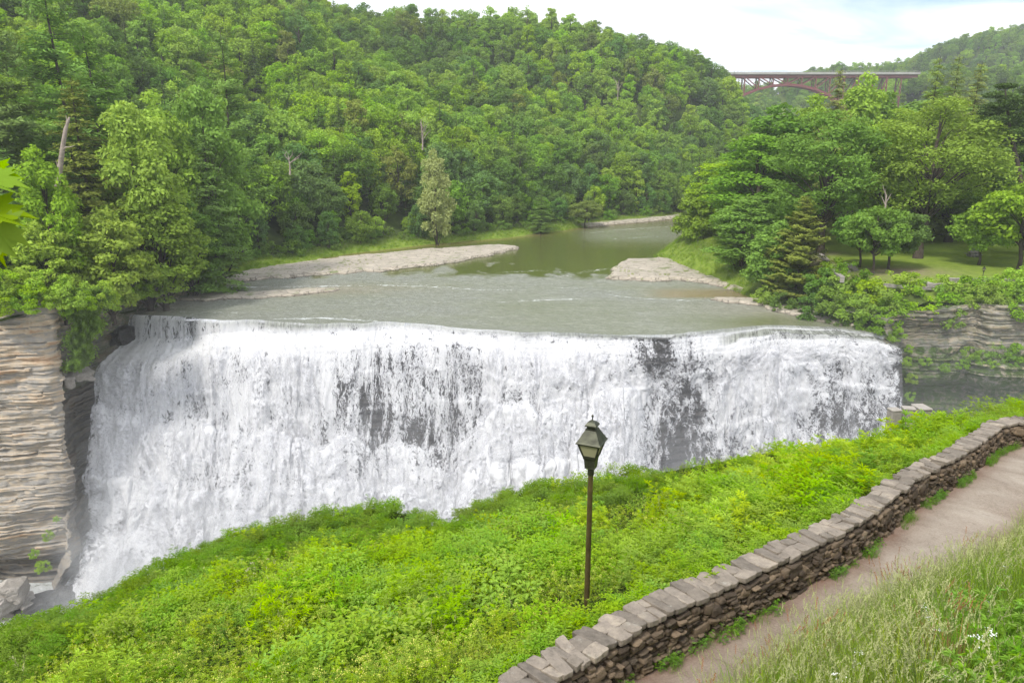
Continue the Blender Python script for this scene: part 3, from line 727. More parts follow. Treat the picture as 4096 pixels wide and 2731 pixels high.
def pr(S, Z, X, Y):
    q = 1.5*sstep(-6.2, -4.8, Z)*(1-sstep(-3.9, -3.2, Z))*sstep(62, 66, X)
    return q-2.8*sstep(-6.2, -9, Z)+1.2*sstep(-12, -20, Z)
cliff('cliff', CLIFF_R, [2.0, 3.2, 3.8, 4.3, 4.6, 4.8, 5.2, 5.5, 6], 'grey layered gorge wall right of the falls', seed=9,
      wetf=lambda G: .25+.75*sstep(-5, -8, G[..., 2])*(1-.7*sstep(66, 74, G[..., 0]))*(.35+.9*fbm(G[..., 0]/4, G[..., 2]/1.2, 0, 4, 88))+.4*(G[..., 0] < 62), mossf=lambda G: np.where((G[..., 2] < -2) & (G[..., 2] > -14), 1.3, .4), proff=pr, capsl=.03)
# low outcrop where the left bank meets the river
cliff('rock_outcrop', [(-62.5,100),(-61,108),(-59.6,112),(-58.6,117),(-57.6,122),(-57.8,130)], [5.2, 4.9, 4.2, 2.8, 1.6, .8], 'dark layered rock outcrop on the left bank just above the lip', zbot=-2.2, seed=21,
      wetf=lambda G: .45+0*G[..., 0], mossf=lambda G: .7+0*G[..., 0], back=4, res=.14)

# ------------------------------------------------------------------ rock shelves in the river
def shelf_mat():
    m, t, out, L = mat('shelf_rock')
    b = N(t, 'ShaderNodeBsdfPrincipled'); b.inputs['Roughness'].default_value = 0.85; p = pos(t)
    r = ramp(t, [(0.3, (0.30, 0.26, 0.21)), (0.5, (0.42, 0.37, 0.30)), (0.75, (0.55, 0.48, 0.40))]); L(noise(t, mapping(t, p, (.5, 1.2, 3)), 0.7, 8, 0.68), r.inputs[0])
    v = N(t, 'ShaderNodeTexVoronoi', feature='DISTANCE_TO_EDGE'); v.inputs['Scale'].default_value = 0.55; L(mapping(t, p, (.8, 1.6, 1)), v.inputs['Vector'])
    cr = math_(t, 'SUBTRACT', 1.0, math_(t, 'MULTIPLY', v.outputs['Distance'], 18.0, True), True)
    c = mixc(t, math_(t, 'MULTIPLY', cr, 0.7), r.outputs[0], (0.09, 0.075, 0.06))
    gm = math_(t, 'MULTIPLY', math_(t, 'SUBTRACT', noise(t, p, 0.33, 6, 0.7), 0.56), 14.0, True)
    nz = N(t, 'ShaderNodeSeparateXYZ'); L(N(t, 'ShaderNodeNewGeometry').outputs['Normal'], nz.inputs[0])
    gm = math_(t, 'MULTIPLY', gm, math_(t, 'GREATER_THAN', nz.outputs[2], 0.75))
    c = mixc(t, math_(t, 'MULTIPLY', gm, 0.8), c, (0.14, 0.18, 0.05))
    wetz = N(t, 'ShaderNodeSeparateXYZ'); L(p, wetz.inputs[0])
    wm = math_(t, 'SUBTRACT', 1.0, math_(t, 'MULTIPLY', math_(t, 'ADD', wetz.outputs[2], -0.06), 8.0, True), True)
    c = mixc(t, math_(t, 'MULTIPLY', wm, 0.7), c, (0.06, 0.05, 0.04))
    L(c, b.inputs['Base Color'])
    L(bump(t, math_(t, 'SUBTRACT', noise(t, mapping(t, p, (.6, 1.2, 3)), 2.0, 7, 0.65), math_(t, 'MULTIPLY', cr, 0.6)), 0.9, 0.12), b.inputs['Normal'])
    L(b.outputs[0], out.inputs[0]); return m
M['shelf'] = shelf_mat()
def shelf(name, poly_px, label, h=.7, layers=4, step=.5, seed=0, inner=()):
    q = onz([p[0] for p in poly_px], [p[1] for p in poly_px])[:, :2]
    lo, hi = q.min(0)-2, q.max(0)+2; r = .22
    xs, ys = np.arange(lo[0], hi[0], r), np.arange(lo[1], hi[1], r); X, Y = np.meshgrid(xs, ys)
    ins = inside(X, Y, q); d = pdist(X, Y, np.vstack([q, q[:1]])); sd_ = np.where(ins, d, -d)
    sd_ = sd_+(fbm(X/3.5, Y/2.2, 0, 4, seed+3)-.5)*3.2
    Z = np.full(X.shape, -.45)
    for k in range(layers):
        e = sd_-k*step*(.6+.9*vnoise(X/4, Y/3, 0, seed+k))-(.9*(fbm(X/1.6, Y/1.2, k, 3, seed+31+k)-.5))
        Z = np.where(e > 0, -.45+.45+(k+1)*h/layers, Z)
    Z = Z+np.where(Z > -.3, (fbm(X/2.2, Y/1.4, 0, 4, seed+8)-.5)*.22+.12*(np.floor(fbm(X/6, Y/4, 0, 3, seed+9)*9)/9-.4), 0)
    Fc = gridfaces(*X.shape); keep = (Z.ravel()[Fc] > -.4).any(1)
    me = mesh(name, np.stack([X, Y, Z], -1), Fc[keep], [M['shelf']], attrs={})
    return tag(link(name, me), label, 'rock shelf', 'flat rock shelves in the river')
shelf('rock_shelf', [(790,1140),(860,1118),(1130,1065),(1400,1030),(1700,1003),(1960,985),(2080,988),(2060,1000),(1930,1030),(1760,1062),(1500,1088),(1200,1108),(960,1128)], 'long pale flat rock shelf with grass tufts along the left shore', .6, 5, .16, 1)
shelf('rock_shelf', [(700,1200),(760,1182),(1000,1174),(1250,1160),(1345,1160),(1250,1178),(1000,1196),(760,1206)], 'low narrow rock ledge just upstream of the left end of the falls', .4, 2, .3, 2)
shelf('rock_shelf', [(2425,1118),(2450,1075),(2500,1048),(2640,1038),(2760,1052),(2960,1095),(3010,1110),(3000,1175),(2930,1162),(2850,1138),(2700,1126),(2550,1128)], 'pale grassy rock shelf jutting from the right bank in midstream', .8, 5, .22, 3)
shelf('rock_shelf', [(2820,1197),(2950,1196),(3080,1204),(3200,1232),(3330,1262),(3480,1300),(3520,1318),(3380,1303),(3270,1283),(3150,1262),(3040,1226),(2900,1210)], 'thin rock ledge curving along the right bank to the falls', .45, 3, .25, 4)
shelf('rock_shelf', [(2200,905),(2300,895),(2500,880),(2735,862),(2745,872),(2550,892),(2350,908),(2230,915)], 'distant grey rock ledge at the bend of the river', .9, 3, .5, 5)

# ------------------------------------------------------------------ trees
def cards(C, Nn, size, asp=0.62, r=None, fold=0.0):
    """diamond shaped leaf sprays: C centres, Nn normals"""
    r = r or rng; n = len(C)
    a = r.normal(size=(n, 3)); u = np.cross(Nn, a); u /= np.linalg.norm(u, axis=1)[:, None]+1e-9
    w = np.cross(Nn, u); size = np.broadcast_to(size, (n,))[:, None]
    V = np.stack([C-u*size, C+w*size*asp, C+u*size, C-w*size*asp], 1).reshape(-1, 3)
    Fc = np.arange(n*4).reshape(-1, 4); return V, Fc
def unit(v): return v/(np.linalg.norm(v, axis=-1, keepdims=True)+1e-9)
def broadleaf(seed, h=18., w=10., base=.12, nclump=70, per=70, leaf=.34, trunk=.28, lobes=1.0, top=0.0, flat=.62, clr=1.0):
    """returns (trunk MB, crown arrays)"""
    r = np.random.default_rng(seed)
    tb = MB(); lean = r.normal(size=2)*.3
    hz = np.linspace(0, h*.86, 9); tr = trunk*(1-hz/h)**.8+.03; tr[0] *= 1.45
    tp = np.stack([lean[0]*np.sin(hz/h*2)+.15*np.sin(hz*.9+seed), lean[1]*np.sin(hz/h*2)+.15*np.cos(hz*.7), hz], -1); tp[0] *= [0, 0, 1]
    tp[0, 2] = -1.0
    tb.tube(tp, tr, 8)
    # clump centres in an uneven envelope
    Cs = []
    while len(Cs) < nclump:
        d = unit(r.normal(size=3)); rr = r.uniform(.45, 1)**.6
        bump_ = .72+.42*float(fbm(d[0]*1.7+seed, d[1]*1.7, d[2]*1.7, 2, seed))*lobes+.06
        p = d*rr*bump_
        z = (p[2]*.5+.5)
        if z < .05: continue
        wz = (1-top*z)
        Cs.append((p[0]*w/2*wz, p[1]*w/2*wz, h*(base+(1-base)*z)*1.0))
    Cs = np.array(Cs); Cs[:, :2] += lean*.6
    rc = r.uniform(.75, 1.35, len(Cs))*w*.115*clr
    # limbs
    for i in range(0, len(Cs), 3):
        c = Cs[i]; z0 = max(h*base*.8, c[2]-r.uniform(.25, .5)*h*.5-.3*np.hypot(c[0], c[1])); z0 = min(z0, c[2]*.9)
        k = np.interp(z0, hz, np.arange(9)); p0 = np.array([np.interp(k, range(9), tp[:, j]) for j in range(3)])
        mid = (p0+c)/2+[0, 0, .12*h*r.uniform(.0, .7)]
        R = np.interp(z0, hz, tr)*.42
        tb.tube([p0, (p0*.4+mid*.6), mid, (mid+c)/2, c], [R, R*.75, R*.55, R*.35, .02], 5, cap=False)
    L = []; NN = []; VV = []
    for c, q in zip(Cs, rc):
        n = int(per*r.uniform(.75, 1.25)*(q/(w*.115))**1.5)
        d = unit(r.normal(size=(n, 3))+[0, 0, .35]); rad = q*r.uniform(.55, 1.08, n)
        nb = 1+.35*(fbm(d[:, 0]*2+c[0], d[:, 1]*2+c[1], d[:, 2]*2, 2, seed+4)-.5)*2
        p = c+d*(rad*nb)[:, None]*[1, 1, flat]
        L.append(p); NN.append(unit(d*.55+[0, 0, .6]+r.normal(size=(n, 3))*.55)); VV.append(r.uniform(0, 1, n)*.6+.4*r.random())
    L = np.vstack(L); NN = np.vstack(NN); v = np.concatenate(VV)
    V, Fc = cards(L, NN, leaf*r.uniform(.6, 1.3, len(L)), .6, r)
    return tb, V, Fc, np.repeat(v, 4)
def conifer(seed, h=24., w=9., base=.14, gap=.75, droop=.0, dens=1.0, leaf=.4, sparse=0.0, power=.85, trunk=.3, asp=.35):
    r = np.random.default_rng(seed); tb = MB()
    hz = np.linspace(0, h, 8); tp = np.stack([.12*np.sin(hz*.4+seed), .12*np.cos(hz*.3), hz], -1); tp[0, 2] = -1
    tb.tube(tp, trunk*.62*(1-hz/h)**.8+.02, 7)
    L = []; NN = []; VV = []; SZ = []
    z = h*base
    while z < h*.985:
        t = (z-h*base)/(h*(1-base)); Lr = w/2*(1-t)**power*(1-.35*np.exp(-t*9))+.25
        nb = r.integers(4, 7)
        for _ in range(nb):
            if r.random() < sparse: continue
            ph = r.uniform(0, 2*math.pi); ln = Lr*r.uniform(.6, 1.2); zz = z+r.uniform(-.3, .3)*gap
            n = max(6, int(ln*9*dens)); s = r.uniform(.0, 1, n)**.8
            side = r.normal(size=n)*(.12+.20*ln*s*(1-s*.55))*.9
            up = droop*ln*s*s+.10*ln*s
            x = ln*s*math.cos(ph)-side*math.sin(ph); y = ln*s*math.sin(ph)+side*math.cos(ph)
            p = np.stack([x, y, zz+up-np.abs(side)*.12+r.normal(size=n)*.07*gap*2], -1)
            L.append(p); nn = unit(np.stack([.35*np.cos(ph)+0*s, .35*np.sin(ph)+0*s, 1+0*s], -1)+r.normal(size=(n, 3))*.35); NN.append(nn)
            VV.append(.5*r.random()+.5*r.random(n)); SZ.append(leaf*r.uniform(.6, 1.2, n)*(.55+.6*(1-t)))
            if ln > 1.2: tb.tube([(0, 0, zz-.02), (ln*.9*math.cos(ph), ln*.9*math.sin(ph), zz+(droop+.1)*ln*.8)], [.05*(1-t)+.02, .012], 3, cap=False)
        z += gap*r.uniform(.75, 1.25)*(1-.35*t)
    L = np.vstack(L); NN = np.vstack(NN)
    V, Fc = cards(L, NN, np.concatenate(SZ), asp, r)
    return tb, V, Fc, np.repeat(np.concatenate(VV), 4)
def split_tree(gen, name, mt):
    tb, V, Fc, v = gen
    tm = mesh(name+'_trunk', np.vstack(tb.V), [np.vstack(q) for q in tb.F.values()], [M['bark']], smooth=True)
    cm = mesh(name+'_crown', V, Fc, [mt], attrs={'v': v})
    return tm, cm
def one_tree(gen, name, mt):
    tb, V, Fc, v = gen
    TV = np.vstack(tb.V); TF = [np.vstack(q) for q in tb.F.values()]
    nt = sum(len(f) for f in TF); n = len(V)
    Fs = [Fc]+[f+n for f in TF]
    return mesh(name, np.vstack([V, TV]), Fs, [mt, M['bark']], mi=np.concatenate([np.zeros(len(Fc)), np.ones(nt)]).astype(int), attrs={'v': np.concatenate([v, np.full(len(TV), .5)])})
# hillside variants: one mesh each; big variants: trunk + crown
HB = [one_tree(broadleaf(100+i, h=a, w=b, base=.08, nclump=int(c*1.1), per=60, leaf=.36, top=tp, flat=fl), 'broadleaf_tree', M['leaf'])
      for i, (a, b, c, tp, fl) in enumerate([(15,11.5,66,.15,.75),(16.5,10.5,62,.3,.7),(14,12,70,.1,.8),(18,9.5,58,.4,.7),(14.5,11,64,.2,.85),(16,13,78,.1,.7)])]
HC = [one_tree(conifer(200+i, h=a, w=b, gap=g, droop=dr, dens=de, base=.08, sparse=sp), 'pine_tree', M['needle'])
      for i, (a, b, g, dr, de, sp) in enumerate([(24,9,.7,-.12,1.3,.05),(26,10,1.15,.10,1.1,.2),(21,8,.6,-.2,1.5,.0)])]
BB = [split_tree(broadleaf(300+i, h=a, w=b, base=bs, nclump=c, per=int(p_*1.5), leaf=.22, trunk=tk, flat=fl, top=tp, clr=cl), 'broadleaf_tree', M['leaf'])
      for i, (a, b, bs, c, p_, tk, fl, tp, cl) in enumerate([
        (22,14,.26,120,110,.42,.62,.15,.95),(25,17,.30,160,110,.50,.58,.1,.85),(18,11,.08,90,105,.30,.55,.35,1.0),
        (8,9,.30,60,95,.16,.5,.1,1.0),(20,11,.10,100,110,.3,.5,.5,.95),(10,8,.05,70,110,.14,.6,.3,1.05),(16,9,.06,95,100,.22,.8,.45,.9)])]
BC = [split_tree(conifer(400+i, h=a, w=b, gap=g, droop=dr, dens=de, base=bs, sparse=sp, leaf=lf, power=pw, trunk=tk, asp=.3), 'pine_tree', M['needle'])
      for i, (a, b, g, dr, de, bs, sp, lf, pw, tk) in enumerate([
        (24,10,1.15,.08,6.0,.12,.05,.30,.75,.30),(22,8.5,.55,-.18,3.0,.05,.02,.28,.62,.25),(20,6.5,.6,-.22,3.0,.05,.1,.26,.8,.22),(13,7,.34,.30,6.0,.0,.0,.26,.85,.2)])]
SH = [mesh('shrub', *(lambda g: (g[1], g[2]))(broadleaf(500+i, h=3.2, w=4.6, base=-.2, nclump=34, per=70, leaf=.16, trunk=.05, flat=.7)), [M['leaf']]) for i in range(3)]
for i, me in enumerate(SH):
    nvv = len(me.vertices); at = me.attributes.new('v', 'FLOAT', 'POINT'); at.data.foreach_set('value', np.repeat(np.random.default_rng(i).random(nvv//4), 4).astype(np.float32))

TINT = {'bright yellow-green': (0.313, 0.485, 0.038), 'fresh green': (0.246, 0.407, 0.042), 'mid green': (0.200, 0.339, 0.048), 'dark green': (0.147, 0.259, 0.046),
        'blue-green': (0.166, 0.292, 0.071), 'olive green': (0.233, 0.292, 0.057), 'pale silvery green': (0.400, 0.453, 0.162), 'deep pine green': (0.087, 0.161, 0.033)}
TN = list(TINT)
def setcol(o, c): o.color = (*c, 1)

ORD = ['first', 'second', 'third', 'fourth', 'fifth', 'sixth', 'seventh', 'eighth', 'ninth', 'tenth', 'eleventh', 'twelfth', 'thirteenth', 'fourteenth', 'fifteenth', 'sixteenth']
OCNT = {}
def nth(k):
    OCNT[k] = OCNT.get(k, -1)+1; return ORD[min(15, OCNT[k])]
# --- candidates on the hillsides, then see which show
def ground_xy():
    pts = []
    def fill(x0, x1, y0, y1, sp, seed):
        r = np.random.default_rng(seed)
        X, Y = np.meshgrid(np.arange(x0, x1, sp), np.arange(y0, y1, sp))
        X = X+r.uniform(-.42, .42, X.shape)*sp; Y = Y+r.uniform(-.42, .42, Y.shape)*sp
        return X.ravel(), Y.ravel()
    A = [fill(-190, 140, 70, 300, 6.2, 1), fill(-190, 190, 300, 560, 7.4, 2), fill(60, 190, 175, 300, 7.5, 3), fill(120, 430, 300, 620, 10, 4), fill(150, 760, 620, 850, 11, 8), fill(190, 330, 480, 620, 9, 9), fill(165, 290, 600, 740, 6.5, 10), fill(285, 370, 490, 550, 8, 11), fill(-260, -190, 90, 400, 10, 5), fill(190, 380, 180, 300, 10, 6), fill(90, 190, 100, 175, 9, 7)]
    X = np.concatenate([a[0] for a in A]); Y = np.concatenate([a[1] for a in A])
    dl = pdist(X, Y, LB); dr = pdist(X, Y, RB)
    ok = ~(inside(X, Y, RIVER) & (Y < 600)) & ~inside(X, Y, GORGE)
    left = dl < dr
    dg = pdist(X, Y, CLIFF_L)
    shoref = 4+7.5*np.exp(-((Y-150)/25)**2)
    ok &= np.where(left, dl > np.where(Y < 125, 3.0, 4.5), (dr > 6))
    ok &= np.where(left & (Y < 112), dg > 2.5, True)
    # keep the lawn open
    ok &= ~(~left & (Y < 178) & (X < 104)); ok &= ~(~left & (X >= 104) & (Y < 178) & (X < 128) & (Y < 150))
    ok &= ~(~left & (Y < 210) & (Y >= 178) & (dr < 20) & False)
    # off the bridge approach
    ok &= ~((Y > 550) & (Y < 576) & (X > 268) & (X < 345))
    X, Y, left = X[ok], Y[ok], left[ok]
    return X, Y, left
CX, CY, CLEFT = ground_xy(); CZ = H(CX, CY)
rs = np.random.default_rng(55); nC = len(CX)
dlC = pdist(CX, CY, LB)
con = rs.random(nC) < np.where(CLEFT, np.where(CY < 135, .30, np.where(CX < -70, .16, np.where(CZ > 50, .03, .07))), .08)
HS = rs.uniform(.72, 1.12, nC)*np.where(dlC < 10, .62, 1.0)*np.where(CLEFT & (CY < 120), .85, 1)
HS = np.where(con, HS*np.where(CY > 160, .78, 1.0), HS)
var = rs.integers(0, 6, nC); cvar = rs.integers(0, 3, nC)
# tint follows patches of woodland
pn = fbm(CX/38, CY/38, 0, 3, 71)+rs.normal(size=nC)*.14
ti = np.where(pn > .60, 0, np.where(pn > .50, 1, np.where(pn > .40, 2, np.where(pn > .33, 4, 3))))
near = (CLEFT & (CY < 135)) & ~con; ti = np.where(near & (rs.random(nC) < .5), 0, ti)
mids = CLEFT & (CX > -60) & (CZ > 14) & (CZ < 48) & (CY < 330); ti = np.where(mids & (rs.random(nC) < .35), rs.integers(0, 2, nC), ti)
ti = np.where(rs.random(nC) < .07, 5, ti)
low = CLEFT & (dlC < 26) & (CY > 150); ti = np.where(low & (rs.random(nC) < .6), rs.choice([3, 4, 2], nC), ti)
ti = np.where(con, np.where(rs.random(nC) < .6, 7, 3), ti)

SPECIAL = []      # (x, y, top z, width) of trees placed by hand, for the hiding test
def vis_pixels(X, Y, Z, hh, ww):
    W_, H_ = 512, 341
    buf = np.full((H_, W_), -1, int)
    p0x, p0y, zc = project(np.stack([X, Y, Z+hh*.1], -1)); p1x, p1y, _ = project(np.stack([X, Y, Z+hh], -1))
    cx_, cy_ = (p0x+p1x)/2/8, (p0y+p1y)/2/8; ry = np.abs(p0y-p1y)/2/8; rx = ww/2*F/np.maximum(zc, 1)/8
    order = np.argsort(zc)
    # the hill itself hides trees behind the crest: coarse ray march
    for i in order:
        if zc[i] < 1: continue
        x0, x1 = int(max(0, cx_[i]-rx[i])), int(min(W_, cx_[i]+rx[i]+1)); y0, y1 = int(max(0, cy_[i]-ry[i])), int(min(H_, cy_[i]+ry[i]+1))
        if x0 >= x1 or y0 >= y1: continue
        yy, xx = np.mgrid[y0:y1, x0:x1]
        m = (((xx+.5-cx_[i])/max(rx[i], .5))**2+((yy+.5-cy_[i])/max(ry[i], .5))**2 < .85) & (buf[y0:y1, x0:x1] < 0)
        sub = buf[y0:y1, x0:x1]; sub[m] = i
    return np.bincount(buf[buf >= 0], minlength=len(X))

SP = [  # kind, base px, (base py, plane z) or d, top py, width px, mesh index, tint, label
 ('B', 3279, (1018, 6.5), 450, 400, 0, 'mid green', 'tall dark-trunked tree at the head of the stone steps'),
 ('B', 3671, (1031, 6.5), 400, 480, 1, 'fresh green', 'tallest spreading tree standing on the open lawn'),
 ('B', 3490, (1005, 6.5), 500, 360, 0, 'bright yellow-green', 'yellow-green tree behind the cluster of slim trees by the bare earth'),
 ('B', 3792, (969, 6.5), 600, 400, 0, 'dark green', 'thick-trunked shady tree at the back of the lawn'),
 ('B', 3913, (1058, 6.5), 840, 230, 3, 'fresh green', 'small open tree beside the picnic table on the lawn'),
 ('B', 4073, (1076, 6.5), 735, 350, 3, 'fresh green', 'round-crowned tree on the lawn behind the low stone wall lamp'),
 ('B', 3437, (1064, 6.5), 845, 190, 3, 'dark green', 'slim dark tree nearest the stone steps'),
 ('B', 3490, (1088, 6.5), 830, 230, 3, 'mid green', 'slim pale-trunked tree at the middle of the bare earth'),
 ('B', 3553, (1072, 6.5), 850, 240, 3, 'dark green', 'slim tree leaning over the bare earth of the lawn'),
 ('C', 3185, (1190, 1.2), 790, 250, 3, 'olive green', 'cone-shaped yellowish cedar on the bank below the stone steps'),
 ('B', 2815, (1030, 0.8), 735, 220, 5, 'fresh green', 'rounded light green tree at the water edge of the right bank'),
 ('B', 2965, (1120, 0.8), 790, 300, 4, 'mid green', 'bushy tree leaning over the grassy rock shelf'),
 ('B', 3085, (1175, 1.0), 890, 230, 5, 'fresh green', 'low leafy tree over the pool beside the cedar'),
 ('B', 3020, 150, 545, 380, 2, 'fresh green', 'light-leaved tree rising behind the right bank trees'),
 ('B', 2930, 165, 640, 330, 2, 'bright yellow-green', 'yellow-green tree furthest out at the river bend on the right bank'),
 ('B', 3110, 160, 425, 360, 6, 'mid green', 'tall leafy tree just left of the brown spruce'),
 ('B', 3375, 175, 306, 240, 6, 'bright yellow-green', 'light feathery tree in front of the bridge'),
 ('B', 3470, 185, 375, 330, 4, 'mid green', 'dense tree in front of the bridge towers'),
 ('B', 3560, 165, 440, 300, 4, 'fresh green', 'leafy tree behind the lawn in front of the bridge towers'),
 ('B', 3725, 185, 360, 400, 6, 'mid green', 'great spreading tree below the three brown spruces'),
 ('B', 3930, 170, 450, 380, 2, 'fresh green', 'broad tree between the spruces and the leaning pine'),
 ('B', 3890, 155, 620, 330, 4, 'dark green', 'dark tree in shade at the back of the lawn beside the leaning pine'),
 ('B', 4130, 160, 430, 360, 2, 'mid green', 'tall tree at the right edge behind the leaning pine'),
 ('B', 3230, 158, 390, 260, 6, 'fresh green', 'full green tree behind the tree at the stone steps'),
 ('B', 4150, 128, 700, 330, 0, 'dark green', 'dark shading tree at the right edge of the lawn'),
 ('C', 3292, 148, 288, 170, 1, 'olive green', 'brownish spire of a spruce in front of the bridge'),
 ('C', 3660, 148, 243, 170, 1, 'olive green', 'brownish spruce, first of the three right of the bridge'),
 ('C', 3736, 148, 234, 175, 1, 'olive green', 'brownish spruce, middle one of the three right of the bridge'),
 ('C', 3822, 150, 260, 180, 1, 'olive green', 'brownish spruce, last of the three right of the bridge'),
 ('C', 4010, 165, 330, 260, 0, 'deep pine green', 'dark pine with spreading boughs behind the leaning pine'),
 ('C', 328, 122, -70, 420, 0, 'mid green', 'tall pine with bare dark trunk on the clifftop'),
 ('C', 445, 128, 140, 360, 0, 'mid green', 'pine with flat layered boughs beside the tallest clifftop pine'),
 ('C', 30, 112, -120, 430, 0, 'dark green', 'large pine at the left edge of the hillside'),
 ('C', 955, 160, 150, 260, 0, 'mid green', 'tall pine with layered boughs standing over bright green trees'),
 ('C', 370, 112, 330, 330, 1, 'olive green', 'dull green hemlock behind the bare dead trunk'),
 ('C', 850, 128, 540, 250, 1, 'dark green', 'dark drooping hemlock above the left end of the river'),
 ('C', 60, 100, 600, 260, 1, 'dark green', 'shaded hemlock behind the near maple leaves'),
 ('B', 205, 97, 600, 240, 6, 'bright yellow-green', 'slender light green birch at the clifftop below the dead trunk'),
 ('B', 400, 100, 850, 300, 5, 'bright yellow-green', 'lime green tree leaning out over the gorge cliff'),
 ('B', 130, 93, 900, 260, 5, 'bright yellow-green', 'lime green tree hanging over the tan cliff edge'),
 ('B', 620, 112, 720, 320, 4, 'fresh green', 'full leafy tree above the dark rock outcrop'),
 ('B', 560, 112, 420, 330, 2, 'bright yellow-green', 'yellow-green maple right of the dull hemlock'),
 ('B', 745, 122, 800, 260, 4, 'mid green', 'leafy tree at the river edge above the rock outcrop'),
 ('B', 690, 126, 380, 250, 6, 'bright yellow-green', 'narrow yellow-green maple halfway up beside the hemlock'),
 ('B', 860, 134, 360, 300, 2, 'fresh green', 'large fresh green maple below the layered pine'),
 ('B', 1745, 195, 605, 130, 6, 'pale silvery green', 'pale willow with drooping silvery crown by the river'),
 ('B', 2340, (905, 0.6), 805, 130, 3, 'olive green', 'round bush-like tree standing alone on the far shore'),
 ('C', 2165, 222, 765, 100, 1, 'dark green', 'small layered conifer at the shore beside the round bush'),
]
gB, gC = 'broadleaf trees of the wooded valley', 'pines and hemlocks of the wooded valley'
def big(kind, k): return (BB if kind == 'B' else BC)[k]
SPX = []
for (kd, bx, base, topy, wpx, k, tn, lab) in SP:
    if isinstance(base, tuple):
        b = onz(bx, base[0], base[1])
    else:
        b = ond(bx, 900, base); b[2] = float(H(b[0], b[1]))
    d = b[1]; tz = ond(bx, topy, d)[2]; zc = project(b)[2]
    SPX.append((b[0], d, b[2], max(3, tz-b[2]), wpx/F*zc))
SPX = np.array(SPX)
msize = lambda me: (max(v.co.z for v in me.vertices), )
def dims(me):
    n = len(me.vertices); a = np.empty(n*3, np.float32); me.vertices.foreach_get('co', a); a = a.reshape(-1, 3)
    return float(np.percentile(a[:, 2], 99.7)), float(np.percentile(np.abs(a[:, :2]), 99.0)*2)
DB = [dims(q[1]) for q in BB]; DC = [dims(q[1]) for q in BC]; DHB = [dims(q) for q in HB]; DHC = [dims(q) for q in HC]
hh = np.where(con, np.array([d[0] for d in DHC])[cvar], np.array([d[0] for d in DHB])[var])*HS
ww = np.where(con, np.array([d[1] for d in DHC])[cvar], np.array([d[1] for d in DHB])[var])*HS
# leave room round the hand-placed trees on the right bank and lawn edge
far_ok = np.ones(nC, bool)
for (x, y, z, h_, w_) in SPX:
    far_ok &= ~(np.hypot(CX-x, CY-y) < min(w_*.28, 3.5))
VIS = vis_pixels(np.concatenate([SPX[:, 0], CX]), np.concatenate([SPX[:, 1], CY]), np.concatenate([SPX[:, 2], CZ]),
                 np.concatenate([SPX[:, 3], hh]), np.concatenate([SPX[:, 4]*.8, np.where(far_ok, ww, 0.01)]))
VIS = VIS[len(SP):]
nspB = sum(1 for s in SP if s[0] == 'B'); nspC = len(SP)-nspB
selB = [i for i in np.argsort(-VIS) if not con[i] and VIS[i] > 12 and far_ok[i]][:285-nspB]
selC = [i for i in np.argsort(-VIS) if con[i] and VIS[i] > 14 and far_ok[i]][:70]
SHAPE = ['rounded', 'tall', 'broad', 'narrow', 'upright', 'full']
rt = np.random.default_rng(9)
for (kd, bx, base, topy, wpx, k, tn, lab), q in zip(SP, SPX):
    tm, cm = big(kd, k); dd = (DB if kd == 'B' else DC)[k]
    nm = 'broadleaf_tree' if kd == 'B' else ('pine_tree' if k in (0, 1) else 'cedar_tree' if k == 3 else 'spruce_tree')
    o = empty(nm, (q[0], q[1], q[2]), rt.uniform(0, 6.28)); s = q[4]/dd[1]; o.scale = (s, s, q[3]/dd[0])
    tag(o, lab, 'tree', gB if kd == 'B' else gC)
    t_ = link('trunk', tm, o); c_ = link('crown', cm, o); c = TINT[tn]
    if nm == 'spruce_tree': c = (0.085, 0.092, 0.032)
    if nm == 'cedar_tree': c = (0.21, 0.27, 0.06)
    setcol(c_, c)
ZB = ['on the clifftop beside the falls', 'at the river shore', 'on the hilltop skyline', 'low on the hillside', 'halfway up the hillside', 'high on the hillside']
ZM = [(900, ' above the dark outcrop'), (1500, ' above the long rock shelf'), (2100, ' across from the shelf tip'), (2600, ' above the river bend'), (9999, ' near the bridge')]
inst_n = {}
used = np.zeros(nC, bool)
for i in selB+selC:
    used[i] = True
    c = con[i]; me = HC[cvar[i]] if c else HB[var[i]]
    o = link('pine_tree' if c else 'broadleaf_tree', me); o.location = (CX[i], CY[i], CZ[i]-.3); o.rotation_euler = (0, 0, rt.uniform(0, 6.28))
    s = HS[i]; o.scale = (s, s, s*rt.uniform(.9, 1.1)); setcol(o, TINT[TN[ti[i]]])
    px, py, _ = project(np.array([CX[i], CY[i], CZ[i]+hh[i]*.7]))
    if CLEFT[i]:
        z = ZB[0] if CY[i] < 118 else ZB[1] if dlC[i] < 13 else ZB[2] if py < np.interp(px, [0, 1300, 1700, 2400, 2700, 2960], [-50, 40, 130, 165, 215, 420]) else ZB[3] if CZ[i] < 22 else ZB[4] if CZ[i] < 45 else ZB[5]
        if z != ZB[0]: z += next(a for l, a in ZM if px < l)
    else:
        z = 'on the far hill behind the bridge' if CY[i] > 420 else 'on the slope behind the lawn trees' if CY[i] > 210 else 'in the woods at the back of the lawn'
    lab = f"{TN[ti[i]]} {'conifer' if c else SHAPE[var[i]]+' tree'} {z}"
    if lab in inst_n: lab = ('big ' if HS[i] > .93 else 'small ')+lab
    if lab in inst_n and len(lab.split()) < 13: lab += ' among darker trees' if ti[i] < 2 else ' among brighter trees'
    if lab in inst_n and len(lab.split()) < 15: lab = 'another '+lab if False else lab
    inst_n[lab] = 1; tag(o, lab, 'tree', gC if c else gB)

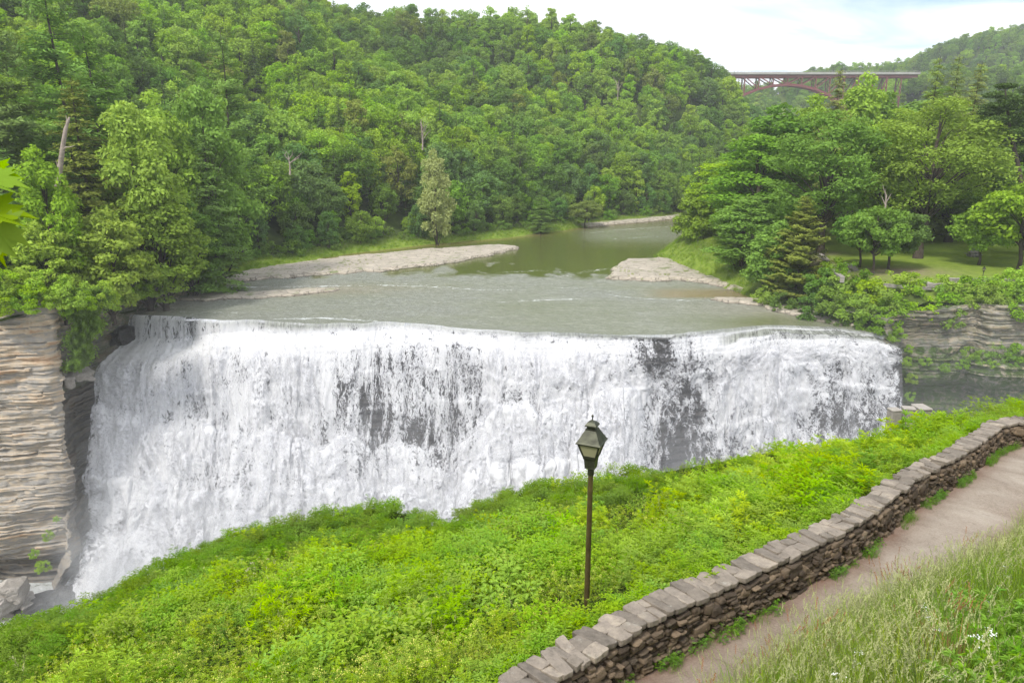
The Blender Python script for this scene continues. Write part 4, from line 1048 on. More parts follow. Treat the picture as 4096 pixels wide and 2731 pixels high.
# the rest of the woods: points carrying copies of the trees above
def scatter(name, P, kinds, protos, scale, rotz, mats_col=None, label=None, squash=None, tilt=None):
    n = len(P)
    me = bpy.data.meshes.new(name); me.vertices.add(n); me.vertices.foreach_set('co', np.asarray(P, np.float32).ravel())
    a = me.attributes.new('kind_id', 'INT', 'POINT'); a.data.foreach_set('value', np.asarray(kinds, np.int32))
    sc3 = np.stack([scale, scale, scale*(1 if squash is None else squash)], -1).astype(np.float32)
    a = me.attributes.new('size', 'FLOAT_VECTOR', 'POINT'); a.data.foreach_set('vector', sc3.ravel())
    rot = np.zeros((n, 3), np.float32); rot[:, 2] = rotz
    if tilt is not None: rot[:, :2] = tilt
    a = me.attributes.new('turn', 'FLOAT_VECTOR', 'POINT'); a.data.foreach_set('vector', rot.ravel())
    o = link(name, me)
    ng = bpy.data.node_groups.new(name, 'GeometryNodeTree')
    ng.interface.new_socket('Geometry', in_out='INPUT', socket_type='NodeSocketGeometry'); ng.interface.new_socket('Geometry', in_out='OUTPUT', socket_type='NodeSocketGeometry')
    gi = ng.nodes.new('NodeGroupInput'); go = ng.nodes.new('NodeGroupOutput'); L = ng.links.new
    def na(nm, dt):
        x = ng.nodes.new('GeometryNodeInputNamedAttribute'); x.data_type = dt; x.inputs['Name'].default_value = nm; return x.outputs['Attribute']
    kid, sz, tn_ = na('kind_id', 'INT'), na('size', 'FLOAT_VECTOR'), na('turn', 'FLOAT_VECTOR')
    jn = ng.nodes.new('GeometryNodeJoinGeometry')
    for k, p in enumerate(protos):
        oi = ng.nodes.new('GeometryNodeObjectInfo'); oi.transform_space = 'ORIGINAL'; oi.inputs['Object'].default_value = p; oi.inputs['As Instance'].default_value = False
        ip = ng.nodes.new('GeometryNodeInstanceOnPoints')
        cp = ng.nodes.new('FunctionNodeCompare'); cp.data_type = 'INT'; cp.operation = 'EQUAL'
        L(kid, cp.inputs[2]); cp.inputs[3].default_value = k
        L(gi.outputs[0], ip.inputs['Points']); L(cp.outputs[0], ip.inputs['Selection']); L(oi.outputs['Geometry'], ip.inputs['Instance'])
        L(tn_, ip.inputs['Rotation']); L(sz, ip.inputs['Scale']); L(ip.outputs[0], jn.inputs[0])
    L(jn.outputs[0], go.inputs[0])
    md = o.modifiers.new('copies', 'NODES'); md.node_group = ng
    o['kind'] = 'stuff'
    if label: o['label'] = label
    return o
protoB = [next(o for o in sc.objects if o.data is me) for me in HB]; protoC = [next((o for o in sc.objects if o.data is me), None) for me in HC]
protoC = [p if p else protoC[0] for p in protoC]
rest = ~used & far_ok
for side, lab in ((True, 'dense mixed woods filling the hillside between the nearer trees'), (False, 'distant mixed woods on the hill beyond the lawn and bridge')):
    for tg in (0, 1, 2, 3, 7):
        m = rest & (CLEFT == side) & (np.where(ti == 4, 2, np.where(ti == 5, 1, ti)) == tg)
        if not m.any(): continue
        P = np.stack([CX, CY, CZ-.3], -1)[m]
        o = scatter('woods', P, np.where(con, 6+cvar, var)[m], protoB+protoC, HS[m], rt.uniform(0, 6.28, m.sum()), label=lab)
        setcol(o, TINT[TN[tg]]); o['group'] = 'woods covering the hills'

# dead trunk, bare trees
def snag(name, pts, R, label, parts=(), group=None):
    m = MB(); m.tube(pts, R, 7)
    o = m.build(name, M['dead'], smooth=True); tag(o, label, 'dead tree', group)
    for p, r_ in parts:
        q = MB(); q.tube(p, r_, 5); q.build('branch', M['dead'], o, smooth=True)
    return o
A = [ond(x, y, 104) for x, y in [(226,760),(238,690),(250,600),(262,520),(278,470)]]
snag('dead_tree', A, [.42, .38, .33, .27, .12], 'bare broken grey trunk standing tall among the clifftop trees',
     [([ond(252,603,104), ond(262,590,103.6), ond(285,588,103.2), ond(300,582,103)], [.13, .1, .07, .02]), ([ond(240,690,104), ond(228,660,104), ond(222,640,104)], [.08, .05, .02]),
      ([ond(264,515,104), ond(268,480,104), ond(264,462,104)], [.16, .1, .03])])
def bare(px, py, d, hpx, n, label, seed, spread=.5):
    r = np.random.default_rng(seed); b = ond(px, py, d); h_ = hpx/F*d
    m = [b, b+[.1, 0, h_*.3], b+[0, 0, h_*.6]]
    br = []
    for k in range(n):
        a = r.uniform(-1, 1); z0 = h_*r.uniform(.25, .6)
        p0 = b+[0, 0, z0]; p1 = p0+[a*h_*spread*.4, r.uniform(-.3, .3)*h_*spread, h_*.22]; p2 = p0+[a*h_*spread*.7, r.uniform(-.5, .5)*h_*spread, h_*r.uniform(.3, .45)]
        br.append(([p0, p1, p2], [.10, .06, .015]))
    snag('dead_tree', m, [.2, .14, .08], label, br)
bare(1690, 600, 168, 130, 10, 'leafless grey tree among the green crowns above the pale willow', 1)
bare(2470, 400, 300, 90, 8, 'small leafless tree high on the hillside near the river bend', 2)
bare(3535, 860, 118, 120, 5, 'bare dead crown poking out of the slim lawn trees', 3, .3)
bare(1160, 700, 132, 100, 5, 'pale bare branches leaning over the trees above the rock shelf', 4, .9)
# leaning pine on the right with a long bare trunk
def leaning():
    root = empty('pine_tree', tuple(onz(4095, 800, 6.5)[:2]*0+ond(4096, 900, 122)[:2])+(6.4,))
    b = np.array(root.location); tag(root, 'leaning pine with long bare trunk and dark tufted top', 'tree', gC)
    P = [ond(x, y, 122)-b for x, y in [(4100,1000),(4090,760),(4068,640),(4042,540),(4030,440),(4020,350)]]
    m = MB(); m.tube(P, [.42, .38, .33, .28, .2, .08], 8); m.build('trunk', M['bark'], root, smooth=True)
    r = np.random.default_rng(3); L = []; NN = []; v = []
    for x, y, w in [(4025,345,60),(3990,380,80),(4060,400,90),(3985,430,100),(4075,470,110),(3975,480,110),(4060,525,90),(4010,420,80),(4110,430,90),(3960,450,70),(4030,490,90)]:
        c = ond(x, y, 122+r.uniform(-3, 3))-b; n = 800; rad = w/F*122*.55
        d = unit(r.normal(size=(n, 3)))*(r.random((n, 1))**.5)*rad*[1.25, 1.1, .32]
        L.append(c+d); NN.append(unit(r.normal(size=(n, 3))*.5+[0, 0, 1])); v.append(r.random(n)*.5+.5*r.random())
        q = MB(); 
    V, Fc = cards(np.vstack(L), np.vstack(NN), .3, .3, r)
    o = link('crown', mesh('crown', V, Fc, [M['needle']], attrs={'v': np.repeat(np.concatenate(v), 4)}), root); setcol(o, TINT['deep pine green'])
leaning()
print('trees', len(selB)+nspB, len(selC)+nspC, 'rest', int(rest.sum()), 'minvis', VIS[selB[-1]], VIS[selC[-1]])

# shrubs on the right bank, on ledges, at the foot of the woods
def shrub(x, y, z, s, tn, label, group, squash=1.0, k=None):
    o = link('shrub', SH[rt.integers(0, 3) if k is None else k]); o.location = (x, y, z); o.rotation_euler = (0, 0, rt.uniform(0, 6.28)); o.scale = (s, s, s*squash)
    setcol(o, TINT[tn]); tag(o, label, 'shrub', group); return o
gS = 'shrubs tumbling over the right bank'
for px, py, d, s, tn in [(3060,1190,116,.9,0),(3330,1215,104,1.1,2),(3370,1170,106,1.2,1),(3420,1250,101,1.15,1),(3455,1190,104,1.2,0),(3510,1225,100.5,1.2,1),(3560,1160,103.5,1.2,0),(3560,1270,98.8,1.1,1),
                         (3620,1215,100,1.2,1),(3640,1150,103,1.0,0),(3690,1255,98.6,1.1,0),(3700,1185,101,1.2,1),(3750,1140,103,.9,0),(3770,1220,99.5,1.1,1),(3800,1265,98.2,.9,1),(3820,1175,100.5,1.0,0),
                         (3870,1150,101,1.0,1),(3900,1180,98.5,.9,1),(3940,1150,100,.9,0),(3980,1185,97,.9,1),(4010,1150,99,1.0,0),(4060,1180,96.5,1.0,1),(4080,1130,99,1.2,0),(4080,1230,95,.9,1),(4120,1180,97,1.2,1),
                         (3480,1300,99.3,.8,1),(3540,1312,97.0,.8,1),(3575,1345,96.4,.6,1),(3545,1330,97.9,.7,1),(3400,1120,108,1.2,2),(3290,1150,110,1.3,2),(3230,1240,107,1.1,3),(3160,1140,117,1.2,2),(3340,1090,113,1.0,1),(3130,1220,112,.9,3),(3360,1290,103,.8,3)]:
    p = ond(px, py, d); g = ('bright lime', 'fresh green', 'dull green', 'dark green')[tn]
    if px > 3690: p[2] -= .55
    pl = 'at the water edge under the cedar' if px < 3250 else 'below the stone steps' if px < 3420 else 'spilling over the cliff beside the falls' if px < 3720 else 'under the low lawn wall'
    shrub(p[0], p[1], p[2]-.9*s, s, ['bright yellow-green', 'fresh green', 'mid green', 'dark green'][tn], f"{nth(g+pl)} {g} shrub going away from the falls, {pl}", gS)
for px, py, d, s in sorted([(3880,1420,95.5,.5),(3625,1450,95.2,.35),(3650,1520,95.5,.4),(3640,1590,95.5,.35),(3930,1440,95,.55),(3990,1410,95,.6),(4030,1450,94.3,.55),(4080,1425,94,.7),(3850,1460,95.5,.4),(3960,1465,94.5,.45),(3640,1400,96.4,.3),(3700,1450,96.4,.35),(3780,1475,96,.35)]):
    p = ond(px, py, d); shrub(p[0], p[1], p[2]-.8*s, s, 'fresh green', f"{nth('ledge')} small shrub out from the falls on the gorge wall ledge", 'shrubs on the cliff ledge')
for px, py, d, s in sorted([(25,1200,84.5,.8),(95,1215,84.3,.6),(160,1195,85,.8),(235,1212,85,.6),(300,1190,86,.85),(345,1215,87.5,.7),(400,1190,91,.9),(450,1220,96,.6),(490,1180,100,.8),(10,1150,86,1.1),(80,1150,88,1.0),(570,1170,106,.7),(630,1160,110,.8),(200,1150,87,1.0),(-20,1235,82.5,.8),(270,1245,86.2,.4),(130,1240,83.4,.4)], reverse=True):
    p = ond(px, py, d); shrub(p[0], p[1], p[2]-.9*s, s, 'bright yellow-green', f"{nth('rim')} lime shrub from the falls along the rim of the tan cliff", 'shrubs on the left cliff rim', k=int(px) % 3)
for (px, py, d, s), lb in zip([(215,2130,80.5,.35),(160,2200,79.5,.3),(200,2250,79,.4),(250,2060,81.5,.2)], ['second', 'third', 'lowest', 'uppermost and smallest']):
    p = ond(px, py, d); shrub(p[0], p[1]-1.2, p[2]-.5*s, s, 'fresh green', f'{lb} green tuft clinging low on the tan cliff', 'tufts low on the tan cliff')
# understorey at the foot of the left woods
r = np.random.default_rng(12)
pts = []
for a, b in zip(LB[2:10], LB[3:11]):
    for t in np.arange(0, 1, 2.6/np.hypot(*(b-a))):
        c = a+(b-a)*t; nrm = np.array([-(b-a)[1], (b-a)[0]])/np.hypot(*(b-a)); c = c+nrm*r.uniform(4.8, 9.5); pts.append((c[0], c[1]))
pts = np.array(pts)
o = scatter('undergrowth', np.column_stack([pts, H(pts[:, 0], pts[:, 1])-.5]), r.integers(0, 3, len(pts)), [next(q for q in sc.objects if q.data is m_) for m_ in SH], r.uniform(.6, 1.3, len(pts)), r.uniform(0, 6, len(pts)), label='leafy undergrowth along the foot of the wooded bank')
setcol(o, TINT['mid green'])
# creeper hanging down the recess in the left cliff
r = np.random.default_rng(31); n = 30000
t_ = r.random(n)**1.1; px = 335+ (r.normal(size=n)*(34-20*t_))+np.interp(t_, [0, .4, 1], [15, 6, -30])+18*np.sin(t_*17); py = 1165+t_*310+(r.normal(size=n)*8)
d = 88.3+r.random(n)*.6+(px-300)/60-2.2*np.clip(vnoise(px/16, py/22, 0, 6)-.35, 0, 1)
P = ond(px, py, d)+np.stack([0*t_, 0*t_, .5*(vnoise(px/14, py/40, 0, 3)-.5)], -1)
V, Fc = cards(P, unit(r.normal(size=(n, 3))*.6+[.3, -1, .6]), .16*r.uniform(.6, 1.3, n), .6, r)
o = link('ivy', mesh('ivy', V, Fc, [M['leaf']], attrs={'v': np.repeat(r.random(n)*.7, 4)})); setcol(o, (0.17, 0.30, 0.035))
tag(o, 'curtain of green creeper hanging down the recess in the left cliff', 'creeper')

# ------------------------------------------------------------------ arch bridge
M['bsteel'] = simple('red_brown_steel', (0.17, 0.042, 0.046), 0.6, 0.0, 0.3, 0.2)
M['bconc'] = simple('bridge_concrete', (0.34, 0.33, 0.31), 0.9, 0, .2, .15)
def bridge():
    D = 560.0; c = ond(3149, 338.8, D); root = empty('arch_bridge', tuple(c)); tag(root, 'red brown steel arch bridge with pale concrete deck crossing high over the gorge', 'bridge')
    q = 10.55; zt = 6.7; W_ = 7.5
    low = lambda n: -.81*n*n
    def pm(name, fn, m):
        b = MB(); fn(b); return b.build(name, m, root)
    N_ = 7
    for sy in (0, W_):
        pm('arch_rib', lambda b: [b.bar((n*q, sy, low(n)), ((n+1)*q, sy, low(n+1)), .8, 1.7) for n in range(-N_-1, N_+1)], M['bsteel'])
        pm('top_chord', lambda b: b.box((-9.5*q, sy-.4, zt-1.9), (9.1*q, sy+.4, zt+.25)), M['bsteel'])
        for n in range(-N_-1, N_+2):
            def post(b, n=n):
                b.bar((n*q, sy, low(n)), (n*q, sy, zt-.8), .62, .75, up=(0, 1, 0))
                b.bar((n*q-1.2, sy, zt-1.0), (n*q, sy, zt-2.4), .3, .7, up=(0, 1, 0)); b.bar((n*q+1.2, sy, zt-1.0), (n*q, sy, zt-2.4), .3, .7, up=(0, 1, 0))
            pm('post', post, M['bsteel'])
        for n in range(-N_, 0): pm('diagonal', lambda b: b.bar((n*q-q*0, sy, zt-1.2), ((n+1)*q, sy, low(n+1)+.5), .5, .7), M['bsteel'])
        for n in range(1, N_+1): pm('diagonal', lambda b: b.bar((n*q, sy, zt-1.2), ((n-1)*q, sy, low(n-1)+.5), .5, .7), M['bsteel'])
    for n in range(-N_-1, N_+2):
        def cf(b, n=n):
            z0, z1 = low(n)+1, zt-1.5; k = max(1, int((z1-z0)/8))
            for j in range(k):
                a0, a1 = z0+(z1-z0)*j/k, z0+(z1-z0)*(j+1)/k
                b.bar((n*q, .3, a0), (n*q, W_-.3, a1), .3); b.bar((n*q+.05, .3, a1), (n*q+.05, W_-.3, a0), .3)
            b.box((n*q-.3, .36, zt-1.8), (n*q+.3, W_-.36, zt-.9))
        pm('cross_frame', cf, M['bsteel'])
    pm('walkway', lambda b: [b.bar((-9*q, 3.2+k*.8, zt-2.6-.5*k), (9*q, 3.2+k*.8, zt-2.6-.5*k), .12) for k in range(3)], M['bsteel'])
    dk = pm('deck', lambda b: (b.box((-11*q, -1.6, zt+.255), (9.2*q, W_+1.6, zt+.9)), b.box((-11*q, -1.62, zt+.9), (9.2*q, -1.2, zt+1.75)), b.box((-11*q, W_+1.2, zt+.9), (9.2*q, W_+1.6, zt+1.75))), M['bconc'])
    for sy in (-1.4, W_+1.4):
        def rail(b):
            for k in (0, .45): b.bar((-11*q, sy, zt+2.25+k), (9.2*q, sy, zt+2.25+k), .1)
            for x in np.arange(-11*q, 9.2*q, 2.6): b.box((x, sy-.06, zt+1.752), (x+.12, sy+.06, zt+2.75))
        pm('railing', rail, M['bconc'])
bridge()

# ------------------------------------------------------------------ overlook: wall, path, slopes
ZP = lambda d: EYE-6.6-.16*(d-8)
def on_path(px, py):
    r = ray(px, py); ta = -r[2]/r[1]; d = 5.32/(ta-.16); return np.array([r[0]/r[1]*d, d])
FOOT = [on_path(*p) for p in [(2525,2729),(2695,2606),(2908,2504),(3099,2410),(3264,2313),(3391,2255),(3537,2128),(3674,2010),(3772,1962),(3860,1903),(3957,1825),(4000,1788),(4094,1776)]]
FOOT = np.array(FOOT); FOOT = np.vstack([[(-2.2, 3.6), (-1.25, 4.8), (-.42, 5.7), (.42, 6.6), (1.18, 7.4)], FOOT[1:], [FOOT[-1]+[2.0, .3], FOOT[-1]+[6, .6]]])
def smooth_line(P, step=.08, it=3):
    s = np.concatenate([[0], np.cumsum(np.hypot(*np.diff(P, axis=0).T))]); S = np.arange(0, s[-1], step)
    Q = np.stack([np.interp(S, s, P[:, 0]), np.interp(S, s, P[:, 1])], -1); k = np.ones(13)/13
    for _ in range(it): Q = np.stack([np.convolve(np.pad(Q[:, j], 6, 'reflect', reflect_type='odd'), k, 'valid') for j in (0, 1)], -1)
    return Q
WL = smooth_line(FOOT)
wt = np.gradient(WL, axis=0); wt /= np.hypot(*wt.T)[:, None]; wn_ = np.stack([-wt[:, 1], wt[:, 0]], -1)      # towards the gorge
def wcoord(x, y):
    """index along the wall line and signed distance (positive = gorge side)"""
    x = np.asarray(x, float).ravel(); y = np.asarray(y, float).ravel(); idx = np.empty(len(x), int); sd_ = np.empty(len(x)); W2 = WL[::3]; N2 = wn_[::3]
    for a in range(0, len(x), 20000):
        dx = x[a:a+20000, None]-W2[None, :, 0]; dy = y[a:a+20000, None]-W2[None, :, 1]
        i = np.argmin(dx*dx+dy*dy, 1); k = np.arange(len(i)); s_ = dx[k, i]*N2[i, 0]+dy[k, i]*N2[i, 1]
        idx[a:a+20000] = i*3; sd_[a:a+20000] = np.sign(s_)*np.hypot(dx[k, i], dy[k, i])
    return idx, sd_
# slope beyond the wall: thin plate spline through points read off the photo
CTL = [(0,2500,16),(300,2405,19),(600,2248,22),(800,2155,24.5),(1000,2085,26),(1250,2030,27.5),(1500,1990,28),(1650,2015,26.5),(1770,2085,23.5),(1860,2020,25),(1980,1955,26),(2100,1925,26.5),(2350,1898,26.5),(2600,1853,27.5),(2850,1810,28.5),(3100,1768,29.5),(3500,1775,30.5),(3700,1706,31.5),(3900,1635,32.5),(4096,1580,33.5),(4500,1520,35),
       (0,2731,9.5),(300,2600,11.5),(600,2600,11),(1200,2731,8),(1800,2731,7.6),(1200,2400,13.5),(1800,2350,13),(600,2450,14.5),(1700,2180,18),(1300,2180,20),(900,2280,18),(2350,2150,15.5),(2349,2400,10.2),(2800,2240,10.3),(3200,2045,13.8),(3500,1900,17.2),(3850,1700,23),(3300,1880,19.5),(2900,1960,18.5),(2100,2030,21),(2600,2000,19),(4096,1640,24.5),(-600,2500,14),(-600,2731,9),(1000,2900,5),(1900,2900,6.2)]
CP = np.array([ond(x, y, d) for x, y, d in CTL]); CP[:, 2] -= .50
def tps(P, v, lam=.02):
    n = len(P); d = np.hypot(P[:, None, 0]-P[None, :, 0], P[:, None, 1]-P[None, :, 1]); K = np.where(d > 0, d*d*np.log(d+1e-12), 0)+lam*np.eye(n)*10
    A = np.zeros((n+3, n+3)); A[:n, :n] = K; A[:n, n] = 1; A[:n, n+1:] = P[:, :2]; A[n, :n] = 1; A[n+1:, :n] = P[:, :2].T
    w = np.linalg.solve(A, np.concatenate([v, [0, 0, 0]]))
    def f(x, y):
        x = np.asarray(x, float); y = np.asarray(y, float); r = w[n]+w[n+1]*x+w[n+2]*y
        for i in range(n):
            d2 = (x-P[i, 0])**2+(y-P[i, 1])**2; r = r+w[i]*.5*d2*np.log(d2+1e-12)
        return r
    return f
TP = tps(CP, CP[:, 2])
EDGE = np.array([ond(x, y, d)[:2] for x, y, d in CTL[:21]]); EDU = EDGE[:, 0]/EDGE[:, 1]
def bank_z(x, y):
    x = np.asarray(x, float); y = np.asarray(y, float)
    u = x/np.maximum(y, .5); ed = np.interp(u, EDU, EDGE[:, 1]); ye = np.minimum(y, ed)
    z = TP(u*ye, ye); over = np.maximum(y-ed, 0)
    z = z-over*.9-.10*over**2
    idx, s_ = wcoord(x, y); s_ = s_.reshape(x.shape); zp = ZP(WL[idx, 1]).reshape(x.shape)
    k = sstep(.4, 3.0, s_); z = (zp+.28)*(1-k)+z*k
    return np.maximum(z+.10*(fbm(x/1.3, y/1.3, 0, 3, 5)-.5), -34.5)
def pathw(i): return 1.12+.85*sstep(112, 190, i)
def slope_z(x, y):
    idx, s_ = wcoord(x, y); zp = ZP(WL[idx, 1]).reshape(np.shape(x)); e = (-s_-pathw(idx)).reshape(np.shape(x))
    return zp+np.interp(e, [0, .5, 2, 4, 6, 8, 12, 30], [-.03, .35, 1.6, 3.0, 4.3, 5.2, 5.8, 8])+.12*(fbm(np.asarray(x)/1.1, np.asarray(y)/1.1, 0, 3, 8)-.5)*sstep(0, .8, e)
def dirt_mat():
    m, t, out, L = mat('gravel_path'); p = pos(t)
    b = N(t, 'ShaderNodeBsdfPrincipled'); b.inputs['Roughness'].default_value = .95; b.inputs['Specular IOR Level'].default_value = .15
    r = ramp(t, [(.3, (.215, .17, .13)), (.55, (.335, .285, .23)), (.75, (.43, .38, .32))]); L(noise(t, p, .9, 8, .65, .5), r.inputs[0])
    v = N(t, 'ShaderNodeTexVoronoi'); v.inputs['Scale'].default_value = 42; L(p, v.inputs['Vector'])
    sp = N(t, 'ShaderNodeSeparateColor'); L(v.outputs['Color'], sp.inputs[0])
    c = mixc(t, math_(t, 'MULTIPLY', sp.outputs[0], .35), r.outputs[0], (.52, .44, .38))
    c = mixc(t, math_(t, 'MULTIPLY', math_(t, 'SUBTRACT', noise(t, p, 9, 5, .7), .55), 2.2, True), c, (.13, .09, .07))
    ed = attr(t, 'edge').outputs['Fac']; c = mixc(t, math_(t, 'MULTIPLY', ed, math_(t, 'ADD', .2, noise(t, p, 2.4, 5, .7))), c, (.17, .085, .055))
    L(c, b.inputs['Base Color']); L(bump(t, math_(t, 'ADD', noise(t, p, 30, 5, .7), noise(t, p, 4, 4, .6)), .8, .02), b.inputs['Normal']); L(b.outputs[0], out.inputs[0]); return m
M['path'] = dirt_mat()
def soil_mat():
    m, t, out, L = mat('soil_under_plants'); p = pos(t); b = N(t, 'ShaderNodeBsdfDiffuse')
    r = ramp(t, [(.35, (.022, .032, .008)), (.7, (.06, .09, .015))]); L(noise(t, p, 2.5, 6, .65), r.inputs[0]); L(r.outputs[0], b.inputs[0]); L(b.outputs[0], out.inputs[0]); return m  # soil colour darkened to deepen the shade in gaps between plants
M['soil'] = soil_mat()
def overlook_ground():
    n = len(WL); j = np.linspace(-.35, 3.2, 46)
    G = WL[:, None]-wn_[:, None]*j[None, :, None]*(1+0*WL[:, None, :1])
    z = ZP(WL[:, 1])[:, None]+0*j[None]+.03*(fbm(G[..., 0]/.7, G[..., 1]/.7, 0, 4, 9)-.5)*2-.02*np.cos(j[None]*2)
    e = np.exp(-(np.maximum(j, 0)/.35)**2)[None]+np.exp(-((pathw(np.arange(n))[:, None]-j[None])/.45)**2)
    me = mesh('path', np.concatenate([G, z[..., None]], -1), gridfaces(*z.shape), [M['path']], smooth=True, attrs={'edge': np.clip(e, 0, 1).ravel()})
    tag(link('path', me), kind='structure')
    xs = np.arange(-24, 34, .25); ys = np.arange(1, 62, .25); X, Y = np.meshgrid(xs, ys); Z = bank_z(X, Y); idx, s_ = wcoord(X, Y)
    Fc = gridfaces(*X.shape); keep = (s_[Fc] > .1).all(1)
    tag(link('bank_ground', mesh('bank_ground', np.stack([X, Y, Z], -1), Fc[keep], [M['soil']], smooth=True)), kind='structure')
    xs = np.arange(-6, 30, .2); ys = np.arange(-8, 34, .2); X, Y = np.meshgrid(xs, ys); Z = slope_z(X, Y); idx, s_ = wcoord(X, Y)
    Fc = gridfaces(*X.shape); e = -s_-pathw(idx); keep = (e[Fc] > -.15).all(1)
    tag(link('slope_ground', mesh('slope_ground', np.stack([X, Y, Z], -1), Fc[keep], [M['soil']], smooth=True)), kind='structure')
overlook_ground()

def stone_mat(name, cols, bd=.02, top=False):
    m, t, out, L = mat(name); p = pos(t); b = N(t, 'ShaderNodeBsdfPrincipled'); b.inputs['Roughness'].default_value = .92; b.inputs['Specular IOR Level'].default_value = .2
    v = attr(t, 'v').outputs['Fac']; r = ramp(t, cols); L(math_(t, 'ADD', math_(t, 'MULTIPLY', v, .34 if top else .6), math_(t, 'MULTIPLY', noise(t, p, 5, 6, .7), .7 if top else .5)), r.inputs[0])
    c = mixc(t, math_(t, 'MULTIPLY', math_(t, 'SUBTRACT', noise(t, p, 14, 6, .7), .5), 2.2, True), r.outputs[0], cols[0][1])
    c = mixc(t, math_(t, 'MULTIPLY', math_(t, 'SUBTRACT', noise(t, p, 3.1, 6, .75), .60), 6, True), c, (.42, .40, .34) if top else (.19, .17, .12))
    L(c, b.inputs['Base Color']); L(bump(t, noise(t, p, 22, 7, .7), .9, bd), b.inputs['Normal']); L(b.outputs[0], out.inputs[0]); return m
M['stone'] = stone_mat('fieldstone', [(.2, (.055, .042, .032)), (.5, (.13, .098, .070)), (.8, (.23, .17, .115))])
M['cap'] = stone_mat('cap_stone', [(.15, (.085, .073, .060)), (.42, (.205, .175, .143)), (.62, (.28, .238, .195)), (.85, (.46, .39, .30))], .012, True)
M['mortar'] = simple('mortar', (.055, .042, .032), .98, 0, 6, .4, .03, 18, .1)
def blob_template(n=6):
    # rounded cube with n x n faces a side
    V = []; Fc = []; idx = {}
    g = np.linspace(-1, 1, n+1)
    for ax in range(3):
        for sg in (-1, 1):
            k = len(V)
            for a in g:
                for b in g:
                    q = [0, 0, 0]; q[ax] = sg; q[(ax+1) % 3] = a*sg; q[(ax+2) % 3] = b; V.append(q)
            f = gridfaces(n+1, n+1)+k; Fc.append(f)
    V = np.array(V, float); s = (np.abs(V)**8).sum(1)**(1/8.); return V/s[:, None], np.vstack(Fc)
BT = blob_template(5)
